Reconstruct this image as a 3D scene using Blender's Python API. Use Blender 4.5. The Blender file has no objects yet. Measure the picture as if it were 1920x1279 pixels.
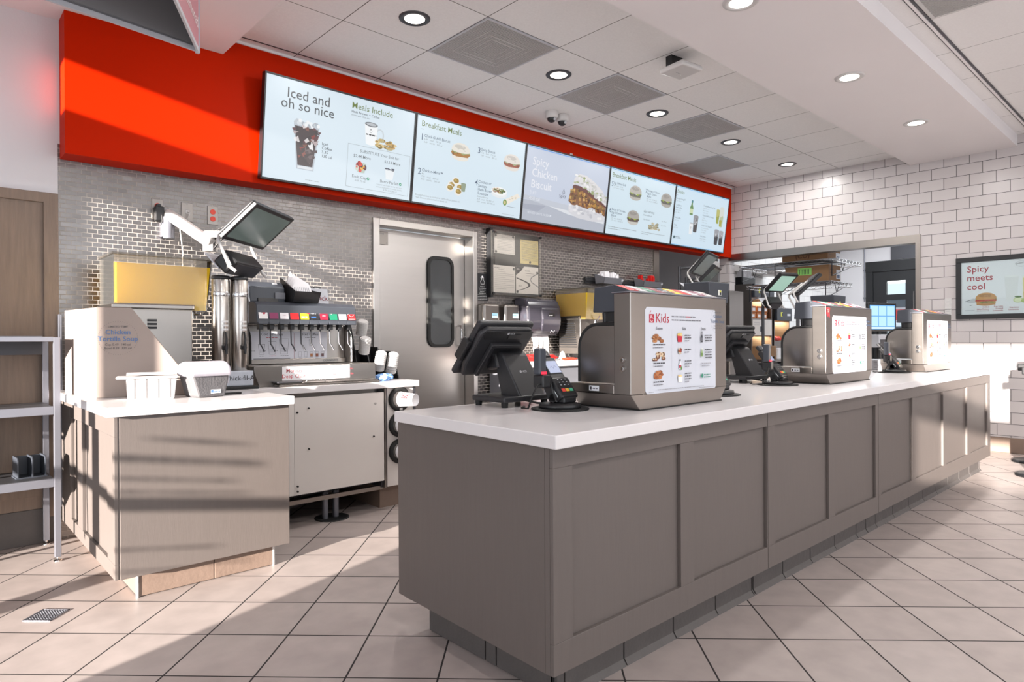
import bpy, bmesh, math, random
from math import sin, cos, pi, tan, radians as R
from mathutils import Matrix, Vector
random.seed(7)
C = bpy.context.scene.collection
SC = bpy.context.scene

# ------------------------------------------------------------------ camera, world, sun, exposure
FPX, YAW, PITCH, ROLL, EYE = 1230.35, 0.7435, -0.0027, -0.0050, 1.10
fw = Vector((sin(YAW)*cos(PITCH), cos(YAW)*cos(PITCH), sin(PITCH)))
rt = Vector((cos(YAW), -sin(YAW), 0)); up = rt.cross(fw)
r2 = rt*cos(ROLL) + up*sin(ROLL); u2 = -rt*sin(ROLL) + up*cos(ROLL)
cam_d = bpy.data.cameras.new('camera'); cam = bpy.data.objects.new('camera', cam_d); C.objects.link(cam)
cam_d.sensor_width = 36; cam_d.lens = FPX*36/1920; cam_d.clip_start = 0.05
cam.matrix_world = Matrix(((r2.x, u2.x, -fw.x, 0), (r2.y, u2.y, -fw.y, 0), (r2.z, u2.z, -fw.z, EYE), (0, 0, 0, 1)))
SC.camera = cam
vs = SC.view_settings
SC.display_settings.display_device = 'sRGB'
vs.view_transform = 'Standard'; vs.look = 'None'; vs.gamma = 1.0; vs.use_curve_mapping = False
vs.exposure = 0.70

world = bpy.data.worlds.new('sky'); SC.world = world; world.use_nodes = True
bg = world.node_tree.nodes['Background']; bg.inputs[0].default_value = (0.80, 0.90, 1.0, 1); bg.inputs[1].default_value = 1.2

def lamp(name, kind, energy, color, loc=(0, 0, 0), direction=None, **kw):
    d = bpy.data.lights.new(name, kind); d.energy = energy; d.color = color
    for k, v in kw.items(): setattr(d, k, v)
    o = bpy.data.objects.new(name, d); C.objects.link(o); o.location = loc
    if direction is not None:
        o.rotation_euler = Vector(direction).to_track_quat('-Z', 'Y').to_euler()
    return o
SUN = (1.0, 0.30, -0.17)
lamp('sun', 'SUN', 16.5, (1.0, 0.92, 0.84), (-6, -2, 4), SUN, angle=R(0.6))
# added fill lights: inside the unseen back windows and before the left wall
lamp('room_fill', 'AREA', 55, (0.90, 0.95, 1.0), (2.6, -4.9, 1.6), (0, 1, 0), shape='RECTANGLE', size=8.0, size_y=2.3)
lamp('room_fill', 'AREA', 25, (0.93, 0.96, 1.0), (-1.95, 0.6, 1.6), (1, 0, 0), shape='RECTANGLE', size=2.2, size_y=2.3)
lamp('kitchen_fill', 'AREA', 65, (0.9, 0.95, 1.0), (10.6, 3.4, 2.9), (0, 0.1, -1), shape='RECTANGLE', size=3.0, size_y=1.6)  # added fill panel under the kitchen ceiling, no window there

# ------------------------------------------------------------------ materials
def lin(c):
    if isinstance(c, str):
        c = [int(c[i:i+2], 16) for i in (0, 2, 4)]
    return tuple(((v/255)/12.92 if v/255 <= .04045 else ((v/255+.055)/1.055)**2.4) for v in c) + (1,)
MATS = {}
def nodes(name):
    m = bpy.data.materials.new(name); m.use_nodes = True
    nt = m.node_tree; b = nt.nodes['Principled BSDF']
    MATS[name] = m
    return m, nt, b
def mat(name, col, rough=.5, metal=0., var=.06, vscale=8., bump=0., bscale=60., stretch=None, spec=None, emit=0., coat=0., rvar=0.):
    """principled surface whose colour and relief vary with procedural noise"""
    m, nt, b = nodes(name); L = nt.links
    tc = nt.nodes.new('ShaderNodeTexCoord'); mp = nt.nodes.new('ShaderNodeMapping')
    L.new(tc.outputs['Object'], mp.inputs[0])
    if stretch: mp.inputs['Scale'].default_value = stretch
    n = nt.nodes.new('ShaderNodeTexNoise'); n.inputs['Scale'].default_value = vscale; n.inputs['Detail'].default_value = 5
    L.new(mp.outputs[0], n.inputs['Vector'])
    mx = nt.nodes.new('ShaderNodeMixRGB'); c = lin(col)
    mx.inputs[1].default_value = tuple(max(0, v*(1-var)) for v in c[:3]) + (1,)
    mx.inputs[2].default_value = tuple(min(1, v*(1+var)) for v in c[:3]) + (1,)
    L.new(n.outputs['Fac'], mx.inputs[0]); L.new(mx.outputs[0], b.inputs['Base Color'])
    b.inputs['Roughness'].default_value = rough; b.inputs['Metallic'].default_value = metal
    if rvar:
        rm = nt.nodes.new('ShaderNodeMapRange'); rm.inputs[3].default_value = max(.02, rough-rvar); rm.inputs[4].default_value = rough+rvar
        L.new(n.outputs['Fac'], rm.inputs[0]); L.new(rm.outputs[0], b.inputs['Roughness'])
    if spec is not None: b.inputs['Specular IOR Level'].default_value = spec
    if coat: b.inputs['Coat Weight'].default_value = coat
    if emit:
        b.inputs['Emission Strength'].default_value = emit; L.new(mx.outputs[0], b.inputs['Emission Color'])
    if bump:
        n2 = nt.nodes.new('ShaderNodeTexNoise'); n2.inputs['Scale'].default_value = bscale; n2.inputs['Detail'].default_value = 3
        L.new(mp.outputs[0], n2.inputs['Vector'])
        bp = nt.nodes.new('ShaderNodeBump'); bp.inputs['Strength'].default_value = bump; bp.inputs['Distance'].default_value = .01
        L.new(n2.outputs['Fac'], bp.inputs['Height']); L.new(bp.outputs[0], b.inputs['Normal'])
    return m
def ink(hexcol):
    k = 'ink_' + hexcol
    return k if k in MATS else (mat(k, hexcol, .55, var=.02) and k)
def glow(hexcol, s=1.0):
    """a lit pixel colour of a display"""
    k = 'pixel_%s_%g' % (hexcol, s)
    if k not in MATS:
        m, nt, b = nodes(k)
        b.inputs['Base Color'].default_value = (.02, .02, .02, 1); b.inputs['Roughness'].default_value = .35
        b.inputs['Emission Color'].default_value = lin(hexcol); b.inputs['Emission Strength'].default_value = s
    return k
def brick(name, rot, loc, scale, bw, rh, mortar, c1, c2, cm, rough, rough_m, metal=0., offset=.5, bump=.3, plane='XY', smooth=.1, bias=0., tilt=0., noise=0., nscale=6.):
    """tiles laid on a plane of the room, in metres"""
    m, nt, b = nodes(name); L = nt.links
    tc = nt.nodes.new('ShaderNodeTexCoord'); src = tc.outputs['Object']
    if plane != 'XY':
        sp = nt.nodes.new('ShaderNodeSeparateXYZ'); cb = nt.nodes.new('ShaderNodeCombineXYZ')
        L.new(src, sp.inputs[0]); L.new(sp.outputs[plane[0]], cb.inputs[0]); L.new(sp.outputs[plane[1]], cb.inputs[1]); src = cb.outputs[0]
    mp = nt.nodes.new('ShaderNodeMapping'); L.new(src, mp.inputs[0])
    mp.inputs['Scale'].default_value = (scale, scale, scale); mp.inputs['Rotation'].default_value = (0, 0, rot); mp.inputs['Location'].default_value = (loc[0], loc[1], 0)
    br = nt.nodes.new('ShaderNodeTexBrick'); L.new(mp.outputs[0], br.inputs['Vector'])
    br.offset = offset; br.offset_frequency = 2; br.squash = 1
    for k, v in (('Scale', 1.), ('Mortar Size', mortar), ('Mortar Smooth', smooth), ('Bias', bias), ('Brick Width', bw), ('Row Height', rh)): br.inputs[k].default_value = v
    br.inputs['Color1'].default_value = lin(c1); br.inputs['Color2'].default_value = lin(c2); br.inputs['Mortar'].default_value = lin(cm)
    col = br.outputs['Color']
    if noise:
        n = nt.nodes.new('ShaderNodeTexNoise'); n.inputs['Scale'].default_value = nscale; n.inputs['Detail'].default_value = 6
        L.new(tc.outputs['Object'], n.inputs['Vector'])
        rm = nt.nodes.new('ShaderNodeMapRange'); rm.inputs[1].default_value = .3; rm.inputs[2].default_value = .7
        rm.inputs[3].default_value = 1-noise; rm.inputs[4].default_value = 1+noise; L.new(n.outputs['Fac'], rm.inputs[0])
        vm = nt.nodes.new('ShaderNodeVectorMath'); vm.operation = 'SCALE'; L.new(col, vm.inputs[0]); L.new(rm.outputs[0], vm.inputs['Scale']); col = vm.outputs[0]
    L.new(col, b.inputs['Base Color'])
    rr = nt.nodes.new('ShaderNodeMapRange'); rr.inputs[3].default_value = rough; rr.inputs[4].default_value = rough_m
    L.new(br.outputs['Fac'], rr.inputs[0]); L.new(rr.outputs[0], b.inputs['Roughness'])
    if metal:
        mr = nt.nodes.new('ShaderNodeMapRange'); mr.inputs[3].default_value = metal; mr.inputs[4].default_value = 0
        L.new(br.outputs['Fac'], mr.inputs[0]); L.new(mr.outputs[0], b.inputs['Metallic'])
    bp = nt.nodes.new('ShaderNodeBump'); bp.invert = True; bp.inputs['Strength'].default_value = bump; bp.inputs['Distance'].default_value = .004
    L.new(br.outputs['Fac'], bp.inputs['Height'])
    nrm = bp.outputs[0]
    if tilt:  # every tile sits at its own slight angle
        ad = nt.nodes.new('ShaderNodeVectorMath'); ad.operation = 'ADD'
        b2 = nt.nodes.new('ShaderNodeTexBrick'); L.new(mp.outputs[0], b2.inputs['Vector']); b2.offset = offset; b2.offset_frequency = 2
        for k, v in (('Scale', 1.), ('Mortar Size', 0.), ('Brick Width', bw), ('Row Height', rh)): b2.inputs[k].default_value = v
        b2.inputs['Color1'].default_value = (0, 0, 0, 1); b2.inputs['Color2'].default_value = (1, 1, 1, 1)
        wn = nt.nodes.new('ShaderNodeTexWhiteNoise'); wn.noise_dimensions = '1D'; L.new(b2.outputs['Color'], wn.inputs['W'])
        su = nt.nodes.new('ShaderNodeVectorMath'); su.operation = 'SUBTRACT'; su.inputs[1].default_value = (.5, .5, .5); L.new(wn.outputs['Color'], su.inputs[0])
        sc = nt.nodes.new('ShaderNodeVectorMath'); sc.operation = 'SCALE'; sc.inputs['Scale'].default_value = tilt; L.new(su.outputs[0], sc.inputs[0])
        L.new(nrm, ad.inputs[0]); L.new(sc.outputs[0], ad.inputs[1])
        nm = nt.nodes.new('ShaderNodeVectorMath'); nm.operation = 'NORMALIZE'; L.new(ad.outputs[0], nm.inputs[0]); nrm = nm.outputs[0]
    L.new(nrm, b.inputs['Normal'])
    return m
def clear(name, col, gloss=.12, rough=.03, alpha=.9):
    """clear plastic or glass sheet: mostly see-through with a soft reflection"""
    m, nt, b = nodes(name); L = nt.links; nt.nodes.remove(b); out = nt.nodes['Material Output']
    t = nt.nodes.new('ShaderNodeBsdfTransparent'); t.inputs[0].default_value = lin(col)
    g = nt.nodes.new('ShaderNodeBsdfGlossy'); g.inputs['Roughness'].default_value = rough
    d = nt.nodes.new('ShaderNodeBsdfDiffuse'); d.inputs[0].default_value = lin(col)
    fr = nt.nodes.new('ShaderNodeFresnel'); fr.inputs[0].default_value = 1.22
    ma = nt.nodes.new('ShaderNodeMath'); ma.operation = 'ADD'; ma.inputs[1].default_value = gloss*.3; L.new(fr.outputs[0], ma.inputs[0])
    m1 = nt.nodes.new('ShaderNodeMixShader'); m1.inputs[0].default_value = alpha; L.new(d.outputs[0], m1.inputs[1]); L.new(t.outputs[0], m1.inputs[2])
    m2 = nt.nodes.new('ShaderNodeMixShader'); L.new(ma.outputs[0], m2.inputs[0]); L.new(m1.outputs[0], m2.inputs[1]); L.new(g.outputs[0], m2.inputs[2])
    L.new(m2.outputs[0], out.inputs[0])
    return m
def liquid(name, c1, c2):
    m, nt, b = nodes(name); L = nt.links; nt.nodes.remove(b); out = nt.nodes['Material Output']
    d = nt.nodes.new('ShaderNodeBsdfDiffuse'); t = nt.nodes.new('ShaderNodeBsdfTranslucent'); mx = nt.nodes.new('ShaderNodeMixShader')
    tc = nt.nodes.new('ShaderNodeTexCoord'); n = nt.nodes.new('ShaderNodeTexNoise'); n.inputs['Scale'].default_value = 4; L.new(tc.outputs['Object'], n.inputs['Vector'])
    mc = nt.nodes.new('ShaderNodeMixRGB'); mc.inputs[1].default_value = lin(c1); mc.inputs[2].default_value = lin(c2); L.new(n.outputs['Fac'], mc.inputs[0])
    L.new(mc.outputs[0], d.inputs[0]); L.new(mc.outputs[0], t.inputs[0]); mx.inputs[0].default_value = .45
    L.new(d.outputs[0], mx.inputs[1]); L.new(t.outputs[0], mx.inputs[2]); L.new(mx.outputs[0], out.inputs[0])

TS = 0.3021; FA = 0.773; OX, OY = .1766, 2.786
brick('floor_tile', FA, (-(OX*cos(FA)-OY*sin(FA))/TS, -(OX*sin(FA)+OY*cos(FA))/TS), 1/TS, 1., 1., .011, 'ab9f9a', 'a0948f', '262120', .42, .9, offset=0., bump=.5, noise=.09, nscale=9.)
brick('steel_tile', 0, (.01, -2.0985), 1., .0508, .0254, .0018, '878381', '797573', 'a8a19a', .33, .8, metal=1., bump=.8, plane='XZ', tilt=.035, bias=0.)
brick('white_tile', 0, (-1.805, -2.142), 1., .216, .110, .0021, 'c4bebd', 'bdb6b5', '2e2a29', .3, .8, bump=.5, plane='YZ')
brick('kitchen_tile', 0, (0, -2.142), 1., .216, .110, .002, 'd9d8d6', 'cfcecc', '8a8684', .2, .8, bump=.4, plane='XZ')
brick('ceiling_tile', 0, (-1.905/.6097, -3.539/.6097), 1/.6097, 1., 1., .0045, 'e8e7e6', 'e2e1e0', '544f4d', .85, .9, offset=0., bump=.4, noise=.03, nscale=90.)
brick('dining_ceiling_tile', 0, (-4.505/.6097, -1.205/.6097), 1/.6097, 1., 1., .0035, 'e8e6e5', 'e3e1e0', '6a6664', .85, .9, offset=0., bump=.3, noise=.02, nscale=90.)
mat('plaster', 'e4dfdf', .8, var=.03, vscale=2, bump=.05, bscale=150)
mat('wall_paint', 'd2d0d2', .8, var=.03, vscale=2, bump=.05, bscale=150)
mat('red_paint', 'b82000', .5, spec=.05, var=.03, vscale=2, bump=.03, bscale=200)
mat('wood_panel', '7c6a5c', .55, var=.28, vscale=5, stretch=(14, 14, 1.0), bump=.15, bscale=20)
mat('cabinet', '615955', .5, var=.07, vscale=6, stretch=(16, 16, .9), bump=.05, bscale=25)
mat('cove_tile', '524d4b', .6, var=.16, vscale=14, bump=.2, bscale=50)
mat('cove_tile_brown', '7a675b', .6, var=.15, vscale=10, bump=.1)
mat('quartz', 'd8d4d4', .22, var=.02, vscale=30)
mat('stainless', '8f8984', .32, 1., var=.05, vscale=3, stretch=(1, 1, 6), rvar=.03)
mat('stainless_h', '98928d', .3, 1., var=.05, vscale=3, stretch=(6, 6, .8), rvar=.03)
mat('stainless_door', 'bdb9b5', .33, 1., var=.05, vscale=3, stretch=(1, 1, 10), rvar=.02)
mat('chrome', 'd0d0d0', .14, 1., var=.02)
mat('urn_steel', 'b9b4ae', .24, 1., var=.06, vscale=6, stretch=(1, 1, .2))
mat('grey_metal', '878890', .42, .75, var=.04)
mat('dark_metal', '4c4c50', .45, .6, var=.05)
mat('black_plastic', '1b1b1d', .42, var=.1, bump=.04, bscale=300)
mat('dark_plastic', '28282b', .45, var=.06, bump=.04, bscale=300)
mat('slate_plastic', '3b3f47', .42, var=.05)
mat('grey_plastic', '6d6e74', .45, var=.05)
mat('light_grey_plastic', 'b9bac0', .45, var=.05)
mat('white_plastic', 'c6c3c1', .45, var=.03)
mat('galvanized', 'b9bdc6', .5, .35, var=.12, vscale=25)
mat('white_panel', 'cfc9c4', .4, var=.02)
mat('paper', 'e6e4e6', .75, var=.02)
mat('cream_paper', 'e2d398', .75, var=.04)
mat('tan_board', '94867e', .6, var=.03)
mat('rubber', '141414', .7, var=.1)
mat('outlet_red', 'd23a20', .45, var=.05)
mat('cardboard', '8d6b4b', .8, var=.08, vscale=10)
mat('smoke_plastic', '39373f', .16, var=.15, vscale=6, spec=.6)
mat('lcd_dark', '5e6a66', .18, var=.03, emit=.16)
mat('lcd_green', '8fb0a2', .2, var=.03, emit=.5)
mat('lcd_off', '2e3133', .15, var=.05)
mat('lcd_blue', '9fc8f0', .2, var=.03, emit=.8)
mat('red_plastic', 'cc1c18', .3, var=.15)
mat('blue_cloth', '7ea6dc', .8, var=.1)
mat('black_paint', '141518', .5, var=.1)
mat('toast', 'b06a38', .6, var=.3, vscale=30)
mat('outside_white', 'e8ecef', .8, var=.05)
mat('diffuser', 'fff8f0', .5, var=.0, emit=4.5)
mat('vent_mesh', 'c2bfbd', .6, .3, var=.08, vscale=40)
mat('shade_grey', '7c7a7c', .7, var=.05)
mat('sign_pink', 'b5737c', .5, var=.03)
clear('acrylic', 'f8f6f2', .0, .08, .955)
clear('glass', 'f2f6f6', .0, .02, .98)
clear('smoked_glass', '6c7274', .3, .05, .75)
liquid('lemonade', 'f2da44', 'e8cc36')
# ------------------------------------------------------------------ geometry helpers
_textcache = {}
def text_geo(s, h, bold, align):
    k = (s, bold, align)
    if k not in _textcache:
        cu = bpy.data.curves.new('lettering_source', 'FONT'); cu.body = s; cu.size = 1/.69; cu.align_x = align; cu.resolution_u = 2
        cu.offset = bold; cu.space_line = .92
        o = bpy.data.objects.new('lettering_source', cu)
        me = bpy.data.meshes.new_from_object(o)
        _textcache[k] = ([tuple(v.co) for v in me.vertices], [tuple(p.vertices) for p in me.polygons])
        bpy.data.objects.remove(o); bpy.data.curves.remove(cu); bpy.data.meshes.remove(me)
    vv, ff = _textcache[k]
    return [(x*h, y*h) for x, y, z in vv], ff
class MB:
    """collects shapes; becomes ONE mesh object"""
    def __init__(s, m, M=None):
        s.v = []; s.f = []; s.fm = []; s.fs = []; s.mats = []; s.m = m; s.M = M or Matrix()
    def add(s, vv, ff, m=None, smooth=False, M=None):
        m = m or s.m
        if m not in s.mats: s.mats.append(m)
        i = s.mats.index(m); n = len(s.v); T = s.M @ M if M is not None else s.M
        s.v += [tuple(T @ Vector(p)) for p in vv]
        for f in ff: s.f.append(tuple(n+k for k in f)); s.fm.append(i); s.fs.append(smooth)
        return s
    def bm(s, b, m=None, smooth=False, M=None):
        b.verts.index_update()
        s.add([v.co[:] for v in b.verts], [[v.index for v in f.verts] for f in b.faces], m, smooth, M); b.free(); return s
    def box(s, x0, x1, y0, y1, z0, z1, m=None, bev=0., M=None, seg=2):
        if x0 > x1: x0, x1 = x1, x0
        if y0 > y1: y0, y1 = y1, y0
        if z0 > z1: z0, z1 = z1, z0
        b = bmesh.new(); bmesh.ops.create_cube(b, size=1)
        for v in b.verts: v.co = Vector(((x0+x1)/2+v.co.x*(x1-x0), (y0+y1)/2+v.co.y*(y1-y0), (z0+z1)/2+v.co.z*(z1-z0)))
        if bev: bmesh.ops.bevel(b, geom=b.edges[:], offset=min(bev, .45*min(x1-x0, y1-y0, z1-z0)), segments=seg, affect='EDGES', profile=.5)
        return s.bm(b, m, False, M)
    def cyl(s, p0, p1, r0, r1=None, n=20, m=None, cap=True, smooth=True, M=None):
        r1 = r0 if r1 is None else r1; p0 = Vector(p0); p1 = Vector(p1); d = (p1-p0).normalized()
        a = d.orthogonal().normalized(); b = d.cross(a); vv = []
        for p, r in ((p0, r0), (p1, r1)):
            for i in range(n): t = 2*pi*i/n; vv.append(p+(a*cos(t)+b*sin(t))*r)
        s.add(vv, [(i, (i+1) % n, n+(i+1) % n, n+i) for i in range(n)], m, smooth, M)
        if cap:
            s.add(vv[:n], [tuple(range(n))[::-1]], m, False, M); s.add(vv[n:], [tuple(range(n))], m, False, M)
        return s
    def tube(s, pts, r, n=10, m=None, M=None, closed=False):
        pts = [Vector(p) for p in pts]; vv = []; k = len(pts); a = None
        for i, p in enumerate(pts):
            q0 = pts[i-1] if (i > 0 or closed) else p; q1 = pts[(i+1) % k] if (i < k-1 or closed) else p
            d = (q1-q0).normalized()
            if a is None: a = d.orthogonal().normalized()
            a = (a-d*a.dot(d)).normalized(); b = d.cross(a)
            vv += [p+(a*cos(2*pi*j/n)+b*sin(2*pi*j/n))*r for j in range(n)]
        ff = [(i*n+j, i*n+(j+1) % n, (i+1) % k*n+(j+1) % n, (i+1) % k*n+j) for i in range(k if closed else k-1) for j in range(n)]
        s.add(vv, ff, m, True, M)
        if not closed: s.add(vv[:n], [tuple(range(n))[::-1]], m, False, M); s.add(vv[-n:], [tuple(range(n))], m, False, M)
        return s
    def lathe(s, prof, c=(0, 0, 0), n=28, m=None, M=None, cap=True):
        vv = [(c[0]+r*cos(2*pi*i/n), c[1]+r*sin(2*pi*i/n), c[2]+z) for r, z in prof for i in range(n)]
        ff = [(k*n+i, k*n+(i+1) % n, (k+1)*n+(i+1) % n, (k+1)*n+i) for k in range(len(prof)-1) for i in range(n)]
        s.add(vv, ff, m, True, M)
        if cap and prof[0][0] > 1e-5: s.add(vv[:n], [tuple(range(n))[::-1]], m, False, M)
        if cap and prof[-1][0] > 1e-5: s.add(vv[-n:], [tuple(range(n))], m, False, M)
        return s
    def prism(s, poly, axis, a, b, m=None, bev=0., M=None):
        """polygon swept along an axis: X keeps (y,z), Y keeps (x,z), Z keeps (x,y)"""
        def P(p, t): return {'X': (t, p[0], p[1]), 'Y': (p[0], t, p[1]), 'Z': (p[0], p[1], t)}[axis]
        bb = bmesh.new(); v0 = [bb.verts.new(P(p, a)) for p in poly]; v1 = [bb.verts.new(P(p, b)) for p in poly]; n = len(poly)
        bb.faces.new(v0); bb.faces.new(v1[::-1])
        for i in range(n): bb.faces.new((v0[i], v1[i], v1[(i+1) % n], v0[(i+1) % n]))
        bmesh.ops.recalc_face_normals(bb, faces=bb.faces)
        if bev: bmesh.ops.bevel(bb, geom=bb.edges[:], offset=bev, segments=2, affect='EDGES', profile=.5)
        return s.bm(bb, m, False, M)
    def ball(s, c, r, m=None, M=None, u=14, v=9):
        b = bmesh.new(); bmesh.ops.create_uvsphere(b, u_segments=u, v_segments=v, radius=1)
        r = (r, r, r) if not hasattr(r, '__len__') else r
        for q in b.verts: q.co = Vector((c[0]+q.co.x*r[0], c[1]+q.co.y*r[1], c[2]+q.co.z*r[2]))
        return s.bm(b, m, True, M)
    def quad(s, a, b, c, d, m=None): return s.add([a, b, c, d], [(0, 1, 2, 3)], m)
    def build(s, name, parent=None, world=False):
        me = bpy.data.meshes.new(name); me.from_pydata(s.v, [], s.f)
        for k in s.mats: me.materials.append(MATS[k])
        me.polygons.foreach_set('material_index', s.fm); me.polygons.foreach_set('use_smooth', s.fs); me.update()
        o = bpy.data.objects.new(name, me); C.objects.link(o)
        if parent is not None:
            o.parent = parent
            if world: o.location = -Vector(parent.location)
        return o
def tag(o, label=None, cat=None, group=None, kind=None):
    if label: o['label'] = label
    if cat: o['category'] = cat
    if group: o['group'] = group
    if kind: o['kind'] = kind
    return o
def thing(name, label, cat, loc=(0, 0, 0), rz=0., group=None):
    o = bpy.data.objects.new(name, None); C.objects.link(o); o.empty_display_size = .05
    o.location = loc; o.rotation_euler = (0, 0, rz)
    return tag(o, label, cat, group)
def struct(name, mb, parent=None):
    o = mb.build(name, parent)
    return tag(o, kind='structure') if parent is None else o
def dup(root, loc, rz=None, label=None, scale=None):
    def cp(o, par):
        c = o.copy(); C.objects.link(c)
        if par is not None: c.parent = par
        for ch in o.children: cp(ch, c)
        return c
    r = cp(root, None); r.location = loc
    if rz is not None: r.rotation_euler = (0, 0, rz)
    if label: r['label'] = label
    if scale: r.scale = scale
    return r
class Canvas:
    """a printed or lit sheet: flat shapes drawn in metres (u right, v up) on a frame"""
    def __init__(s, F, pen=ink, strength=None):
        s.mb = MB('paper', F); s.pen = pen; s.w = 0.0012; s.k = strength
    def c(s, h): return s.pen(h) if s.k is None else s.pen(h, s.k)
    def poly(s, pts, h):
        s.w += .00002
        s.mb.add([(u, v, s.w) for u, v in pts], [tuple(range(len(pts)))], s.c(h)); return s
    def rect(s, u0, v0, u1, v1, h): return s.poly([(u0, v0), (u1, v0), (u1, v1), (u0, v1)], h)
    def ell(s, u, v, a, b, h, n=22, t0=0., t1=2*pi): return s.poly([(u+a*cos(t0+(t1-t0)*i/n), v+b*sin(t0+(t1-t0)*i/n)) for i in range(n+(t1-t0 < 6.28))], h)
    def line(s, pts, h, w=.002):
        for (a, b), (c, d) in zip(pts, pts[1:]):
            L = math.hypot(c-a, d-b) or 1; nx, ny = -(d-b)/L*w/2, (c-a)/L*w/2
            s.poly([(a+nx, b+ny), (c+nx, d+ny), (c-nx, d-ny), (a-nx, b-ny)], h)
        return s
    def text(s, t, u, v, h, col, bold=.004, align='LEFT', rot=0.):
        vv, ff = text_geo(t, h, bold, align); s.w += .00002; c, q = cos(rot), sin(rot)
        s.mb.add([(u+x*c-y*q, v+x*q+y*c, s.w) for x, y in vv], ff, s.c(col)); return s
    def scribble(s, u, v, w, h, col, n=None):
        """a run of print too small to read"""
        x = u; rr = random.Random(int(u*1e4)+int(v*7e3))
        while x < u+w:
            l = rr.uniform(.6, 2.2)*h; s.rect(x, v, min(x+l, u+w), v+h*.55, col); x += l+h*.35
        return s
    def burger(s, u, v, w, bun, mid, green=None, egg=None, low=None):
        h = w*.78
        s.ell(u, v-h*.02, w*.46, h*.12, 'c2c2c4'); s.ell(u, v-h*.20, w*.46, h*.22, low or bun)
        s.poly([(u-w*.52, v-h*.02), (u-w*.45, v-h*.16), (u-w*.2, v-h*.22), (u+w*.1, v-h*.2), (u+w*.4, v-h*.18), (u+w*.53, v-h*.02), (u+w*.4, v+h*.1), (u, v+h*.16), (u-w*.4, v+h*.12)], mid)
        rr = random.Random(int(u*999)); m2 = '%02x%02x%02x' % tuple(max(0, int(int(mid[i:i+2], 16)*.72)) for i in (0, 2, 4))
        for i in range(12): s.ell(u+rr.uniform(-.42, .42)*w, v+rr.uniform(-.13, .08)*h, w*.045, h*.035, m2 if i % 2 else mid)
        if green: s.poly([(u-w*.5, v+h*.06), (u-w*.3, v-h*.06), (u-w*.1, v+h*.04), (u+w*.15, v-h*.1), (u+w*.35, v+h*.02), (u+w*.52, v+h*.03), (u+w*.42, v+h*.16), (u-w*.42, v+h*.16)], green)
        if egg: s.poly([(u-w*.2, v+h*.1), (u+w*.05, v-h*.05), (u+w*.3, v+h*.1), (u+w*.2, v+h*.18), (u-w*.15, v+h*.18)], egg)
        s.ell(u, v+h*.12, w*.5, h*.12, bun); s.ell(u, v+h*.12, w*.5, h*.42, bun, t0=0, t1=pi)
        b2 = '%02x%02x%02x' % tuple(max(0, int(int(bun[i:i+2], 16)*.87)) for i in (0, 2, 4))
        s.ell(u-w*.05, v+h*.32, w*.3, h*.11, b2)
        for i in range(9): s.ell(u+rr.uniform(-.3, .3)*w, v+h*rr.uniform(.15, .42), w*.05, h*.03, b2 if i % 3 else bun)
        return s
    def cup(s, u, v, w, h, body, top=None, lid=None, taper=.72):
        s.poly([(u-w/2*taper, v), (u+w/2*taper, v), (u+w/2, v+h), (u-w/2, v+h)], body); s.ell(u, v, w/2*taper, h*.05, body)
        if top: s.poly([(u-w*.47, v+h*.55), (u-w*.2, v+h*.48), (u+w*.2, v+h*.6), (u+w*.47, v+h*.5), (u+w*.5, v+h), (u-w*.5, v+h)], top)
        s.ell(u, v+h, w/2, h*.07, lid or top or body); return s
    def blobs(s, u, v, w, h, cols, n=12, r=.16, seed=1):
        rr = random.Random(seed)
        for i in range(n):
            a, b = u+rr.uniform(-.5, .5)*w*.8, v+rr.uniform(-.5, .5)*h*.7
            s.ell(a, b, w*r*rr.uniform(.8, 1.2), h*r*1.25*rr.uniform(.8, 1.2), cols[i % len(cols)], n=12)
            s.ell(a-w*.03, b+h*.05, w*r*.5, h*r*.5, cols[(i+1) % len(cols)], n=9)
        return s
    def bottle(s, u, v, w, h, body, cap, lab=None):
        s.poly([(u-w/2, v), (u+w/2, v), (u+w/2, v+h*.5), (u+w*.2, v+h*.72), (u+w*.18, v+h*.86), (u-w*.18, v+h*.86), (u-w*.2, v+h*.72), (u-w/2, v+h*.5)], body)
        s.rect(u-w*.24, v+h*.84, u+w*.24, v+h, cap)
        if lab: s.rect(u-w/2, v+h*.12, u+w/2, v+h*.42, lab)
        return s
    def chick(s, u, v, h, col):
        """the shop's mark: a letter C whose top ends in a small comb, with a dot eye"""
        w = h*.085
        pts = [(u+h*.36*cos(t), v+h*.32*sin(t)) for t in [R(a) for a in range(50, 325, 15)]]
        s.line(pts, col, w)
        for k, a in enumerate((95, 120, 145)): s.ell(u-h*.1+h*.15*(k-1), v+h*(.46+.05*(k == 1)), h*.055, h*.1, col)
        s.ell(u+h*.06, v+h*.13, h*.035, h*.035, col); s.poly([(u+h*.3, v+h*.2), (u+h*.47, v+h*.12), (u+h*.3, v+h*.06)], col); return s
    def build(s, name, parent, world=False): return s.mb.build(name, parent, world)
def FR(origin, ex, ey):
    """frame whose u,v axes are ex,ey"""
    ex = Vector(ex).normalized(); ey = Vector(ey); ey = (ey-ex*ey.dot(ex)).normalized(); ez = ex.cross(ey)
    o = Vector(origin); return Matrix(((ex.x, ey.x, ez.x, o.x), (ex.y, ey.y, ez.y, o.y), (ex.z, ey.z, ez.z, o.z), (0, 0, 0, 1)))
FRONT = ((1, 0, 0), (0, 0, 1))           # a sheet that faces the dining room (-y)

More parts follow.
